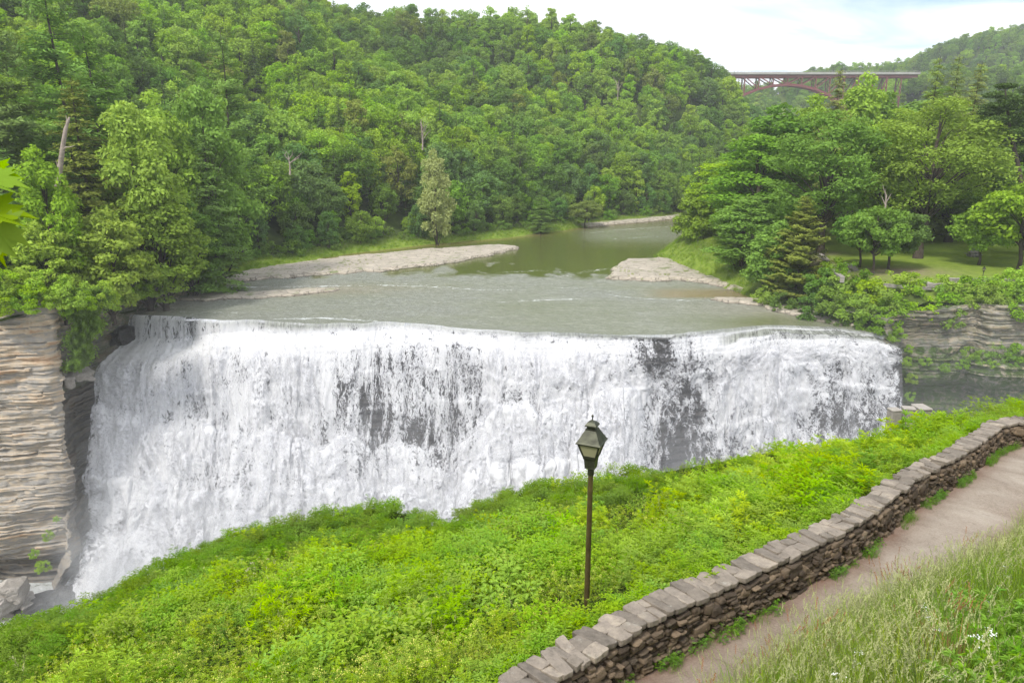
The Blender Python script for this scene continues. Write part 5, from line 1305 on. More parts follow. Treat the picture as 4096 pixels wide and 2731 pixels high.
def stone_wall():
    root = empty('stone_wall', (float(WL[60, 0]), float(WL[60, 1]), float(ZP(WL[60, 1])))); tag(root, 'long dry stone wall of brown fieldstones with flat grey capstones beside the path', 'wall')
    org = np.array(root.location); r = np.random.default_rng(77); n = len(WL); HW = .68; TH = .35
    arc = np.arange(n)*.08
    def at(s, off, z):
        i = s/.08; x = np.interp(i, range(n), WL[:, 0]); y = np.interp(i, range(n), WL[:, 1]); a = np.interp(i, range(n), wn_[:, 0]); b = np.interp(i, range(n), wn_[:, 1])
        zp = np.interp(i, range(n), ZP(WL[:, 1])); return np.stack([x+a*off, y+b*off, zp+z], -1)-org
    # core
    prof = [(.05, -.3), (.03, HW+.015), (TH-.03, HW+.015), (TH-.06, -.4)]
    G = np.stack([at(arc, o, z) for o, z in prof], 1); me = mesh('wall_core', G, gridfaces(*G.shape[:2]), [M['mortar']]); link('wall_core', me, root)
    b = MB()
    def stone(s, z, w, h, dep, rot, bigk=0):
        V, Fc = BT; V = V*np.array([w/2, dep/2, h/2])*(1+.20*(fbm(V[:, 0:1]*1.4+s*3.1, V[:, 1:2]*1.4+z*9, V[:, 2:3]*1.4, 3, 3)-.5)*2)
        V = V*(1+.12*r.normal(size=3)); c_, s_ = math.cos(rot), math.sin(rot)
        x = V[:, 0]*c_-V[:, 2]*s_; zz = V[:, 0]*s_+V[:, 2]*c_; y = V[:, 1]
        x = x*(1+.25*r.normal()*zz/h*.5)
        b.add(at(s+x, .05+y+.02-dep*.18, z+zz), Fc, v=r.random())
    L = arc[-1]; z = -.08
    while z < HW-.10:
        rowh = r.uniform(.038, .080); s = r.uniform(0, .2)
        while s < L:
            w = min(.34, rowh*r.uniform(1.6, 4.2)); k = r.random()
            hh_ = rowh*r.uniform(.75, 1.05); zz = z+rowh/2+.04*math.sin(s*.8+z*3)*(1-z/HW)
            if k < .035 and z < .40: stone(s+w/2, zz+.04, w*.6, rowh*3.0, .22, r.uniform(-.25, .25)); s += w*.62
            elif k < .07 and z < .5: stone(s+w/2, zz, w*1.3, rowh*2.3, .24, r.uniform(-.3, .3)); s += w*1.25
            elif k < .10: s += w*.35
            else: stone(s+w/2, zz, w*.98, hh_, r.uniform(.12, .26), r.normal()*.10); s += w+.008
        z += rowh*.93
    b.build('fieldstones', M['stone'], root, smooth=True)
    # caps: ragged flags laid tight
    b = MB(); s = 0; NA = 40
    while s < L:
        w = r.uniform(.12, .34); two = r.random() < .5; sk = r.uniform(-.10, .10)
        e0, e1 = -.05+r.uniform(-.03, .025), TH+.03+r.uniform(-.035, .05)
        if two: m_ = TH*r.uniform(.3, .7); parts = [(e0, m_), (m_, e1)]
        else: parts = [(e0, e1)]
        for o0, o1 in parts:
            a = np.linspace(0, 2*math.pi, NA, endpoint=False)+.13
            ex = 1/(np.abs(np.cos(a))**9+np.abs(np.sin(a))**9)**(1/9.)
            hx, hy = w/2+.004, (o1-o0)/2+.003
            ux, uy = np.cos(a)*ex, np.sin(a)*ex; cm = (o0+o1)/2
            j1 = (vnoise(a*2.2+s*17, o0*5, 0, 5)-.5)*.13+(vnoise(a*5+s*7, o0*5, 2, 6)-.5)*.07
            X0 = ux*hx*(1+j1*1.2); Y0 = uy*hy*(1+j1); zt_ = HW+.065+r.uniform(-.010, .012); tl = r.normal(size=2)*.012; vv = r.random(); rings = []
            for f_, z_ in ((.93, -.085), (.985, -.06), (1.0, -.012), (.985, 0.0), (.8, .003), (.5, .004), (.2, .004)):
                X2 = s+w/2+X0*f_+sk*(Y0*f_+cm-TH/2)/TH; Y2 = cm+Y0*f_
                bumpz = .022*(fbm(X2*4.5, Y2*4.5, s*.1, 3, 6)-.5)*(z_ > -.03)+tl[0]*X0*f_/w*2+tl[1]*Y0*f_/TH*2
                rings.append(at(X2, Y2, zt_+z_+bumpz))
            R = np.array(rings); R = np.concatenate([R, R[:, :1]], 1); b.add(R.reshape(-1, 3), gridfaces(*R.shape[:2]), v=vv)
            c_ = rings[-1]; V = np.vstack([c_, c_.mean(0)[None]]); j = np.arange(NA); b.add(V, np.stack([j, (j+1) % NA, np.full(NA, NA)], -1), v=vv)
        s += w
    b.build('capstones', M['cap'], root, smooth=False)
stone_wall(); next(o for o in sc.objects if o.name == 'stone_wall')['kind'] = 'thing'

# ------------------------------------------------------------------ lamp post
M['bronze'] = simple('weathered_bronze', (.20, .145, .07), .42, .75, 5, .35, .002, 40, .5)
M['bronze2'] = simple('dark_green_bronze', (.06, .062, .042), .45, .6, 9, .45, .002, 60, .5)
def glassm():
    m, t, out, L = mat('frosted_lamp_glass'); b = N(t, 'ShaderNodeBsdfPrincipled'); b.inputs['Base Color'].default_value = (.52, .49, .31, 1); b.inputs['Roughness'].default_value = .35
    tr = N(t, 'ShaderNodeBsdfTranslucent'); tr.inputs[0].default_value = (.8, .76, .52, 1); mx = N(t, 'ShaderNodeMixShader'); mx.inputs[0].default_value = .5
    L(b.outputs[0], mx.inputs[1]); L(tr.outputs[0], mx.inputs[2]); L(mx.outputs[0], out.inputs[0]); return m
M['lglass'] = glassm()
def lantern(root, z0, s=1.0, rz=0.0, simple_=False):
    c_, s_ = math.cos(rz), math.sin(rz)
    def sq(w, z): return [((a*c_-b*s_)*w*.43*s, (a*s_+b*c_)*w*.43*s, z0+z*s) for a, b in ((-1,-1),(1,-1),(1,1),(-1,1))]
    def frust(b, lv):
        R = np.array([sq(w, z)+[sq(w, z)[0]] for w, z in lv]); b.add(R.reshape(-1, 3), gridfaces(*R.shape[:2]))
    b = MB(); frust(b, [(.10, -.002), (.19, 0), (.185, .015), (.215, .15), (.25, .185), (.25, .20), (.19, .205)]); b.build('lantern_base', M['bronze2'], root)
    zb, zt, wb, wt_ = .205, .44, .235, .40
    b = MB()
    for k in range(4):
        p, q = np.array(sq(wb, zb)[k]), np.array(sq(wt_, zt)[k]); b.bar(p, q, .022*s)
        for w, z in ((wb, zb+.008), (wt_, zt-.008)):
            A = sq(w, z); b.bar(A[k], A[(k+1) % 4], .016*s)
    b.build('lantern_frame', M['bronze2'], root)
    for k in range(4):
        A, B = sq(wb-.012, zb+.003), sq(wt_-.012, zt-.003); b = MB(); b.add([A[k], A[(k+1) % 4], B[(k+1) % 4], B[k]], [(0, 1, 2, 3)]); b.build('glass_pane', M['lglass'], root)
    b = MB(); frust(b, [(.36, .436), (.47, .44), (.475, .455), (.43, .475), (.20, .655), (.20, .668), (.155, .675), (.155, .715)]); b.build('lantern_roof', M['bronze2'], root)
    b = MB(); frust(b, [(.12, .71), (.22, .716), (.215, .735), (.13, .775), (.06, .795), (.01, .80)]); b.build('lantern_cap', M['bronze2'], root)
    b = MB(); zz = np.array([.79, .81, .83, .86, .875, .885, .90]); rr = np.array([.022, .012, .008, .014, .022, .012, .003])
    b.tube([(0, 0, z0+z*s) for z in zz], rr*s, 10); b.build('finial', M['bronze2'], root, smooth=True)
def lamp():
    p = ond(2347, 2400, 10.25); z = p[2]-.35; root = empty('lamp_post', (p[0], p[1], z)); tag(root, 'bronze lamp post with square lantern standing in the green plants before the falls', 'lamp post')
    top = ond(2356, 1868, 10.25)[2]-z
    b = MB(); zz = np.linspace(0, top-.12, 10); b.tube([(0, 0, a) for a in zz], .047-.006*zz/top, 24); b.build('post', M['bronze'], root, smooth=True)
    b = MB(); b.tube([(0, 0, top-.13), (0, 0, top-.12), (0, 0, top-.03), (0, 0, top+.005)], [.046, .052, .052, .06], 20); b.build('collar', M['bronze2'], root, smooth=True)
    lantern(root, top, .98, math.radians(-24))
lamp()

# ------------------------------------------------------------------ plants near the camera
M['weed'] = foliage_mat('weed_leaf', trans=.42, jitter=.22, leafvar=.6)
M['stalk'] = simple('weed_stalk', (.12, .17, .04), .8, 0, 5, .3)
M['seed'] = simple('grass_seed_head', (.34, .36, .15), .9, 0, 5, .25)
M['petal'] = simple('white_petals', (.80, .80, .76), .8, 0, 5, .05)
M['yellow'] = simple('yellow_florets', (.62, .60, .12), .8, 0, 5, .2)
M['pink'] = simple('pink_florets', (.62, .42, .50), .8, 0, 5, .2)
M['russet'] = simple('russet_dock', (.26, .12, .045), .9, 0, 5, .4)
class PB:
    def __init__(s): s.V = []; s.F = []; s.mi = []; s.v = []; s.n = 0
    def tri(s, V, Fc, mi, v):
        V = np.asarray(V).reshape(-1, 3); Fc = np.asarray(Fc); s.V.append(V); s.F.append(Fc+s.n); s.mi.append(np.full(len(Fc), mi)); s.v.append(np.broadcast_to(v, (len(V),))); s.n += len(V)
    def leaves(s, B, D, Nn, ln, wd, mi, v, droop=.3):
        """B base, D direction, Nn up normal"""
        n = len(B); D = unit(D); S = unit(np.cross(D, Nn)); ln = np.broadcast_to(ln, (n,))[:, None]; wd = np.broadcast_to(wd, (n,))[:, None]
        mid = B+D*ln*.42; tip = B+D*ln-np.array([0, 0, 1])*ln*droop; up = unit(np.cross(S, D))
        V = np.stack([B, mid+S*wd/2+up*wd*.15, tip, mid-S*wd/2+up*wd*.15], 1)
        k = np.arange(n)[:, None]*4; Fc = np.concatenate([k+[0, 2, 1], k+[0, 3, 2]], 0)
        s.tri(V.reshape(-1, 3), Fc, mi, np.repeat(np.broadcast_to(v, (n,)), 4))
    def blade(s, B, az, ln, wd, lean, mi, v, seg=4, curl=1.2):
        n = len(B); t = np.linspace(0, 1, seg+1)[None, :, None]
        ang = lean[:, None, None]+curl*np.abs(lean[:, None, None])*t*1.1
        dx = np.cumsum(np.sin(ang)*ln[:, None, None]/seg, 1); dz = np.cumsum(np.cos(ang)*ln[:, None, None]/seg, 1)
        dx = np.concatenate([0*dx[:, :1], dx[:, :-1]], 1); dz = np.concatenate([0*dz[:, :1], dz[:, :-1]], 1)
        c, q = np.cos(az)[:, None, None], np.sin(az)[:, None, None]
        P = B[:, None]+np.concatenate([dx*c, dx*q, dz], -1)
        w = (wd[:, None, None]*(1-t**1.5*.92)); S = np.concatenate([-q+0*w, c+0*w, 0*w], -1)
        tw = .6; Vv = np.stack([P-S*w/2, P+S*w/2], 2).reshape(n, -1, 3)
        m = (seg+1)*2; base = np.arange(n)[:, None, None]*m; k = np.arange(seg)[None, :, None]*2
        q1 = base+k+np.array([0, 1, 3])[None, None]; q2 = base+k+np.array([0, 3, 2])[None, None]
        s.tri(Vv.reshape(-1, 3), np.concatenate([q1.reshape(-1, 3), q2.reshape(-1, 3)]), mi, np.repeat(np.broadcast_to(v, (n,)), m))
        return P[:, -1]
    def puff(s, C, n, rad, size, mi, r, flat=1.0):
        d = r.normal(size=(len(C), n, 3))*np.array([1, 1, flat])*rad; P = (C[:, None]+d).reshape(-1, 3)
        V, Fc = cards(P, unit(r.normal(size=P.shape)+[0, 0, .8]), size, .8, r)
        s.tri(V, np.concatenate([Fc[:, :3], Fc[:, [0, 2, 3]]]), mi, .5)
    def mesh(s, name, mats): return mesh(name, np.vstack(s.V), np.vstack(s.F), mats, mi=np.concatenate(s.mi), attrs={'v': np.concatenate(s.v)})
def herb_patch(seed, stems=15, h=.62, ll=.145, lw=.027, nl=28, rad=.5, flower=None, asc=.55, top=10, bushy=0.0):
    r = np.random.default_rng(seed); p = PB()
    for _ in range(stems):
        a = r.uniform(0, 6.28); q = rad*math.sqrt(r.random()); x, y = q*math.cos(a), q*math.sin(a); H_ = h*r.uniform(.72, 1.12)*(1-.25*(q/rad)**2)
        ln = r.normal(size=2)*.12
        n = nl; t = r.uniform(.22, 1, n); t[:top] = r.uniform(.93, 1.0, top)
        B = np.stack([x+ln[0]*t**2, y+ln[1]*t**2, t*H_], -1); ph = np.arange(n)*2.399+a
        el = asc*(.3+.9*t)+r.normal(size=n)*.18
        D = np.stack([np.cos(ph)*np.cos(el), np.sin(ph)*np.cos(el), np.sin(el)], -1)
        if bushy: B = B+D*r.uniform(0, bushy, (n, 1))
        L_ = ll*r.uniform(.7, 1.2, n)*(1.05-.35*t); tone = .25+.75*t*r.uniform(.6, 1.1)
        p.leaves(B, D, np.array([0, 0, 1.0]), L_, lw*L_/ll, 0, np.clip(tone, 0, 1), droop=.28)
        p.blade(np.array([[x, y, 0]]), np.array([math.atan2(ln[1], ln[0])]), np.array([H_]), np.array([.008]), np.array([.05]), 1, .5, seg=2)
        if flower is not None and r.random() < flower[1]:
            tp = np.array([[x+ln[0], y+ln[1], H_*1.02]]); p.puff(tp, 14, .022, .007, flower[0], r, .4)
    return p.mesh('leafy_weeds', [M['weed'], M['stalk'], M['yellow'], M['petal'], M['pink'], M['seed'], M['russet']])
def grass_tuft(seed, n=46, ln=.62, wd=.006, rad=.20, heads=9, hm=5, lean=.24, hl=1.25, umb=0, hs=.006, russet=False, mi=0):
    r = np.random.default_rng(seed); p = PB(); a = r.uniform(0, 6.28, n); q = rad*np.sqrt(r.random(n))
    B = np.stack([q*np.cos(a), q*np.sin(a), 0*a-.03], -1); v = r.random(n)
    p.blade(B, a+r.normal(size=n)*.8, ln*r.uniform(.5, 1.1, n), wd*r.uniform(.7, 1.3, n), np.abs(r.normal(size=n))*lean+.05, mi, v, curl=1.7)
    if heads:
        a = r.uniform(0, 6.28, heads); q = rad*np.sqrt(r.random(heads)); B = np.stack([q*np.cos(a), q*np.sin(a), 0*a], -1)
        L_ = ln*hl*r.uniform(.75, 1.1, heads)
        az = a*.3+r.normal(size=heads)*.7; ten = p.blade(B, az, L_, np.full(heads, .003), np.abs(r.normal(size=heads))*.12+.06, 1, .5, seg=5, curl=1.2)
        for k in range(heads):
            if umb: p.puff(ten[k:k+1], 26, .022, .0065, 3, r, .18)
            else:
                m = 18; t = np.linspace(0, 1, m)[:, None]; d = np.array([math.cos(az[k])*.45, math.sin(az[k])*.45, .9]); L0 = r.uniform(.07, .12)
                P = ten[k]-d*L0*(1-t)+r.normal(size=(m, 3))*.0025; dd = unit(d[None]+r.normal(size=(m, 3))*.35)
                p.leaves(P, dd, np.array([.3, .2, 1.0]), hs*3.6, hs*1.1, hm, .5, droop=.1)
    return p.mesh('meadow_grass', [M['weed'], M['stalk'], M['yellow'], M['petal'], M['pink'], M['seed'], M['russet']])
LIME, GRN, DGR, YGR = (.36, .50, .020), (.24, .39, .022), (.17, .29, .022), (.31, .44, .03)
def proto(me, name, x, y, zf, col, label):
    o = link(name, me); o.location = (x, y, float(zf(np.array([x]), np.array([y]))[0])); setcol(o, col); tag(o, label, kind='stuff'); return o
HP = [herb_patch(1), herb_patch(2, 12, .72, .17, .03, 32), herb_patch(3, 18, .42, .075, .018, 30, flower=(2, .8)), herb_patch(4, 12, .60, .12, .055, 34, bushy=.14, asc=.35), herb_patch(5, 20, .34, .06, .014, 30, flower=(2, .5)),
      herb_patch(6, 13, .60, .17, .045, 34, bushy=.10, asc=.35), herb_patch(7, 10, .75, .12, .02, 30, flower=(4, .9)), grass_tuft(8, 60, .6, .007, .35, 8, hl=1.2)]
HPl = ['leafy goldenrod clump', 'tall leafy clump', 'low lime weeds with tiny yellow flowers', 'broad-leaved weed clump', 'fine low lime weeds', 'dark bushy weed clump', 'leafy clump topped with pale pink flowers', 'long grass tuft']
protoH = [proto(me, 'leafy_weeds', x, y, bank_z, c, l+' on the slope beyond the stone wall') for me, l, (x, y), c in zip(HP, HPl, [(-2, 15), (1.5, 16), (-1.2, 8.5), (4.5, 17), (.6, 9.6), (-6, 22), (-12, 23.0), (5, 24)], [LIME, LIME, YGR, GRN, YGR, DGR, GRN, YGR])]
def bank_plants():
    r = np.random.default_rng(41); P = []
    X, Y = [], []
    for (y0, y1, sp) in [(2, 9, .34), (9, 16, .42), (16, 25, .52), (25, 36, .62)]:
        a, b = np.meshgrid(np.arange(-24, 30, sp), np.arange(y0, y1, sp)); X.append((a+r.uniform(-.5, .5, a.shape)*sp).ravel()); Y.append((b+r.uniform(-.5, .5, a.shape)*sp).ravel())
    X, Y = np.concatenate(X), np.concatenate(Y); idx, s_ = wcoord(X, Y); u = X/Y
    ok = (s_ > .58) & (np.abs(u) < .95) & (Y < np.interp(u, EDU, EDGE[:, 1])+5) & ~((np.abs(u) > .85) & (Y < 5))
    X, Y, s_, u = X[ok], Y[ok], s_[ok], u[ok]; Z = bank_z(X, Y)
    ed = np.interp(u, EDU, EDGE[:, 1])-Y
    n1 = fbm(X/3.2, Y/3.2, 0, 3, 5); n2 = fbm(X/1.6, Y/1.6, 0, 2, 15); r1 = r.random(len(X))
    k = np.where(n1 > .56, 3, np.where(n1 > .46, 0, np.where(n1 > .40, 1, 4)))
    near = (Y < 13) & (X < 2.5); k = np.where(near & (n2 < .62), np.where(r1 < .5, 2, 4), k)
    k = np.where((ed < 6) & (ed > -5) & (X < 6) & (r1 < .8), 5, k)
    k = np.where((s_ < 2.2) & (X > 2) & (r1 < .75), np.where(r1 < .4, 1, 3), k)
    k = np.where(r1 > .97, 1, k); k = np.where((r1 > .90) & (r1 < .94), 7, k)
    px, py, _ = project(np.stack([X, Y, Z+.5], -1))
    k = np.where((Y < 7.5) & (X < .5) & (k != 7), 4, k)
    k = np.where((np.abs(px-880) < 260) & (np.abs(py-2300) < 55) & (r1 < .12), 6, k)
    dark = fbm(X/1.1+40, Y/1.1, 0, 2, 25)
    col = np.select([k == 5, (k == 3) | (dark > .58), (k == 2) | (k == 4) | (k == 7)], [2, 1, 3], 0)
    sc_ = r.uniform(.6, 1.3, len(X))*(.62+.85*n2)*np.where(ed < 7, .68, 1.0)*np.where(s_ < 1.3, .62, 1)
    LX = ond(2347, 2400, 10.25)[0]; sc_ *= np.where(np.hypot(X-LX, Y-9.7) < 1.2, .5, 1)
    # bare lamp foot
    keep = np.hypot(X-LX, Y-10.1) > .34; keep &= ~((px > 3545) & (px < 3690) & (Y > 27.6))
    tilt = r.normal(size=(len(X), 2))*.12
    for ci, (c, lab) in enumerate([(LIME, 'bright leafy goldenrod covering the slope beyond the wall'), (GRN, 'deeper green weeds among the bright slope plants'), (DGR, 'dark leafy weeds along the crest of the slope'), (YGR, 'yellow-green low flowering weeds on the slope')]):
        m = (col == ci) & keep; o = scatter('slope_weeds', np.stack([X, Y, Z-.04], -1)[m], k[m], protoH, sc_[m], r.uniform(0, 6.28, m.sum()), label=lab, tilt=tilt[m]); setcol(o, c)
        o['group'] = 'weeds covering the slope beyond the wall'
    print('bank plants', len(X))
bank_plants()
GT = [grass_tuft(21), grass_tuft(22, 40, .7, .0055, .22, 14, hl=1.1), grass_tuft(23, 50, .5, .008, .22, 3), grass_tuft(24, 34, .6, .006, .2, 2, umb=1, hl=1.1), grass_tuft(25, 26, .55, .012, .18, 5, hm=6, mi=6), herb_patch(26, 6, .42, .11, .028, 22, rad=.25), grass_tuft(27, 34, .66, .005, .22, 16, hm=6, hl=1.15)]
protoG = [proto(me, 'meadow_grass', x, y, slope_z, c, l+' on the near slope') for me, (x, y), c, l in zip(GT, [(4.6, 6.2), (4.0, 5.2), (5.6, 6.5), (6.2, 8), (4.9, 5.0), (6.5, 6.6), (7.5, 9)], [(.22, .34, .05), (.30, .36, .09), (.19, .34, .04), (.2, .34, .05), (.24, .2, .06), (.16, .33, .04), (.30, .33, .08)],
    ['long green grass tuft', 'pale grass tuft with ripe seed heads', 'lush grass tuft', 'grass tuft with white flower heads', 'russet dried dock tuft', 'leafy weed', 'grass tuft with dark seed heads'])]
def meadow():
    r = np.random.default_rng(43); a, b = np.meshgrid(np.arange(-3, 26, .17), np.arange(.8, 30, .17)); X = (a+r.uniform(-.5, .5, a.shape)*.17).ravel(); Y = (b+r.uniform(-.5, .5, a.shape)*.17).ravel()
    idx, s_ = wcoord(X, Y); e = -s_-pathw(idx); u = X/Y; edge = .15*(fbm(X/.8, Y/.8, 0, 3, 3)-.5)*3
    ok = (e > .02+edge) & (e < 7.5) & (u > .05) & (u < 1.25) & (np.hypot(X, Y) > 2.6); far = np.hypot(X, Y) > 12; ok &= ~(far & (r.random(len(X)) < .4))
    X, Y, e = X[ok], Y[ok], e[ok]; Z = slope_z(X, Y); n1 = fbm(X/1.8, Y/1.8, 0, 3, 6); r1 = r.random(len(X)); px, py, _ = project(np.stack([X, Y, Z+.3], -1))
    tan_ = (px < 3500)*(py > 2350)
    k = np.where(n1 > .55, np.where(r1 < .28, 1, 0), np.where(r1 < .6, 0, 2)); k = np.where(tan_ & (r1 < .28), 1, k)
    k = np.where((px > 3780) & (py > 2420), np.where(r1 < .5, 5, 2), k)
    k = np.where((np.hypot((px-3780)/110, (py-2620)/90) < 1) & (r1 < .55), 4, k)
    k = np.where((r1 > .975) & (px > 3250), 3, k); k = np.where((e < 1.1) & (r1 > .95), 6, k)
    col = np.select([k == 1, k == 4, k == 5, k == 2, k == 6], [1, 2, 3, 3, 1], 0)
    sc_ = r.uniform(.8, 1.2, len(X))*np.where(e < .2, .85, 1)*(.85+.55*n1)
    tilt = r.normal(size=(len(X), 2))*.15
    for ci, (c, lab) in enumerate([((.29, .43, .035), 'long green meadow grass on the near slope'), ((.34, .44, .055), 'pale ripe meadow grass with tan seed heads'), ((.24, .20, .06), 'russet dried dock among the grass'), ((.20, .37, .035), 'lush green grass and leafy weeds in the corner of the slope')]):
        m = col == ci; o = scatter('meadow_grass', np.stack([X, Y, Z-.03], -1)[m], k[m], protoG, sc_[m], r.uniform(0, 6.28, m.sum()), label=lab, tilt=tilt[m]); setcol(o, c); o['group'] = 'tall grass on the near slope'
    # weeds at the foot of the wall and creeping over its back edge
    r = np.random.default_rng(47); i = r.integers(60, len(WL)-10, 420); i = np.concatenate([i, r.integers(170, 330, 160)]); g = vnoise(i/9., 0, 0, 4); i = i[g > .45]
    off = -r.uniform(.0, .22, len(i)); P = WL[i]+wn_[i]*off[:, None]; z = ZP(WL[i, 1])
    o = scatter('path_edge_weeds', np.column_stack([P, z-.02]), np.where(r.random(len(i)) < .6, 5, 2), protoG, r.uniform(.18, .5, len(i)), r.uniform(0, 6, len(i)), label='small green weeds along the foot of the stone wall'); setcol(o, (.17, .33, .04))
    i = r.integers(40, len(WL)-10, 900); g = vnoise(i/14., 0, 0, 14); i = i[g > .3]; off = r.uniform(.38, .68, len(i)); P = WL[i]+wn_[i]*off[:, None]; z = ZP(WL[i, 1])+.33
    o = scatter('wall_creeper', np.column_stack([P, z]), r.choice([3, 5, 4], len(i)), protoH, r.uniform(.35, .62, len(i)), r.uniform(0, 6, len(i)), label='leafy creeper lapping over the back edge of the stone wall'); setcol(o, GRN)
    print('meadow', len(X))
meadow()

def shore_grass():
    r = np.random.default_rng(61); X = r.uniform(-60, 70, 60000); Y = r.uniform(100, 285, 60000); dl = pdist(X, Y, LB); dr = pdist(X, Y, RB); out = ~inside(X, Y, RIVER) & ~inside(X, Y, GORGE)
    ok = out & (((dl < dr) & (dl < 7) & (Y > 126)) | ((dr < dl) & (dr < 9) & (Y > 112))) & (r.random(60000) < .8)
    X, Y = X[ok], Y[ok]; Z = H(X, Y)
    o = scatter('shore_grass', np.column_stack([X, Y, Z]), np.where(r.random(len(X)) < .8, 2, 0), protoG, r.uniform(.9, 2.0, len(X)), r.uniform(0, 6, len(X)), label='bright tall grass fringing the river banks'); setcol(o, (.24, .38, .03))
    P = []
    for x0, x1, y0, y1, n, z in [(1000,2000,1000,1100,240,.75),(2480,2950,1060,1140,260,.95),(2950,3300,1205,1270,60,.5)]:
        px, py = r.uniform(x0, x1, n), r.uniform(y0, y1, n); g = vnoise(px/60, py/18, 0, 8) > .58; P.append(onz(px[g], py[g], z-.15))
    P = np.vstack(P); P = P[(P[:, 1] < 150) | (P[:, 0] < 20)]
    ps = [next(o for o in sc.objects if o.name.startswith('rock_shelf'))]
    dg = bpy.context.evaluated_depsgraph_get(); keep = []
    shelves = [o for o in sc.objects if o.name.startswith('rock_shelf')]
    for q in P:
        for o in shelves:
            hit, loc, nn, _ = o.ray_cast(Vector((q[0], q[1], 5)), Vector((0, 0, -1)))
            if hit and loc.z > .3: keep.append((q[0], q[1], loc.z-.02)); break
    if keep:
        keep = np.array(keep); o = scatter('shelf_grass', keep, np.full(len(keep), 2), protoG, r.uniform(.6, 1.4, len(keep)), r.uniform(0, 6, len(keep)), label='grass tufts growing in the cracks of the rock shelves'); setcol(o, (.26, .34, .05))
shore_grass()
# near maple twig reaching in at the left
def maple():
    r = np.random.default_rng(5)
    out = [(0,-.02),(.16,-.10),(.30,-.34),(.36,-.22),(.56,-.28),(.46,-.10),(.74,-.06),(.66,.03),(.95,.22),(.66,.24),(.62,.36),(.42,.30),(.50,.60),(.34,.56),(.22,.98),(.12,.62),(0,.66)]
    pts = out+[(-x, y) for x, y in out[::-1]][1:]; pts = [(x, y) for x, y in pts]
    O = np.array([(y, x) for x, y in pts])    # x along the leaf
    b3 = PB(); root = None
    base = ond(-150, 800, 2.2)
    root = empty('maple_branch', tuple(base)); tag(root, 'lime maple leaves on a twig hanging in at the left edge close to the camera', 'branch')
    def leaf(px, py, d, size, D, Nn):
        c = ond(px, py, d)-base; D = unit(np.array(D, float)); Nn = np.array(Nn, float); S = unit(np.cross(Nn, D)); Nn = np.cross(D, S)
        R = np.stack([D, S, Nn], 1)
        Q = np.concatenate([O, np.zeros((len(O), 1))], 1)*size; Q[:, 2] = (.18*np.abs(O[:, 1])-.20*O[:, 0]**2)*size
        cen = np.array([[.15*size, 0, 0]]); V = np.vstack([Q, cen]) @ R.T+c; n = len(Q); j = np.arange(n)
        me = mesh('leaf', V, np.stack([j, (j+1) % n, np.full(n, n)], -1), [M['weed']], attrs={'v': np.full(n+1, r.uniform(.5, 1))}); o = link('leaf', me, root); setcol(o, (.20, .30, .012))
    for q in [(-50, 688, 2.2, .095, (1, .1, -.2), (0, -.35, 1)), (-60, 725, 2.15, .12, (1, 0, -.12), (.1, -.25, 1)), (-70, 850, 2.1, .14, (1, .1, -.1), (.1, -.30, 1)),
              (-60, 895, 2.2, .10, (.9, 0, -.35), (.2, -.5, .8)), (-20, 925, 2.1, .105, (.75, -.1, -.55), (.2, -.9, .5)), (-60, 960, 2.15, .10, (.2, 0, -1), (0, -1, .3))]:
        leaf(*q)
    b = MB(); b.tube([ond(-260, 560, 2.3)-base, ond(-150, 720, 2.25)-base, ond(-60, 840, 2.2)-base, ond(-45, 940, 2.15)-base], [.012, .009, .006, .002], 6); b.build('twig', M['bark'], root, smooth=True)
    for q in [(-20, 690, 2.2), (-35, 850, 2.1), (-10, 935, 2.1), (-30, 925, 2.25)]:
        b = MB(); b.tube([ond(-75, 820, 2.2)-base, ond(q[0]-30, (q[1]+820)/2, 2.18)-base, ond(q[0], q[1], q[2])-base], [.003, .002, .0015], 5); b.build('leaf_stem', M['bark'], root)
maple()


# ------------------------------------------------------------------ things on the lawn, small stonework
M['slab'] = stone_mat('grey_ledge_stone', [(.2, (.16, .145, .13)), (.5, (.29, .265, .235)), (.8, (.42, .385, .345))], .02, True)
def low_wall(name, pts, label, h, th=.5, course=.16, z=None, capw=.08, m='slab'):
    pts = np.asarray(pts, float); r = np.random.default_rng(int(abs(pts[0, 0])*10)); org = pts[0].copy(); root = empty(name, tuple(org)); tag(root, label, 'wall')
    b, c = MB(), MB(); s0 = np.concatenate([[0], np.cumsum(np.linalg.norm(np.diff(pts, axis=0), axis=1))])
    def at(s): return np.array([np.interp(s, s0, pts[:, j]) for j in range(3)])
    k = 0; zz = 0
    while zz < h:
        s = r.uniform(0, .4)*0
        while s < s0[-1]:
            w = r.uniform(.3, .9); p, q = at(s)-org, at(min(s+w, s0[-1]))-org
            if np.linalg.norm(q-p) > .05:
                o_ = r.uniform(0, .07); dn = np.array([0, 0, zz+course/2]); b.bar(p+dn, q+dn-[0, 0, 0], th-2*.03+o_, course*.96, v=r.random())
            s += w
        zz += course*r.uniform(.9, 1.1)
    s = 0
    while s < s0[-1]:
        w = r.uniform(.6, 1.2); p, q = at(s)-org, at(min(s+w, s0[-1]))-org
        if np.linalg.norm(q-p) > .05: c.bar(p+[0, 0, zz+.05], q+[0, 0, zz+.05+r.uniform(-.01, .01)], th+capw, .10, v=r.random())
        s += w
    b.build('wall_courses', M[m], root); c.build('capstones', M[m], root)
    root['kind'] = 'thing'; return root
def gz(x, y): return float(H(np.array([x]), np.array([y]))[0])
def path_of(px_pts, z): 
    P = onz([p[0] for p in px_pts], [p[1] for p in px_pts], z); return P
low_wall('stone_wall', path_of([(3262,1024), (3290,1042), (3318,1070), (3340,1110), (3368,1130)], 6.0), 'curving pale stone parapet beside the stone steps', .7, .6)
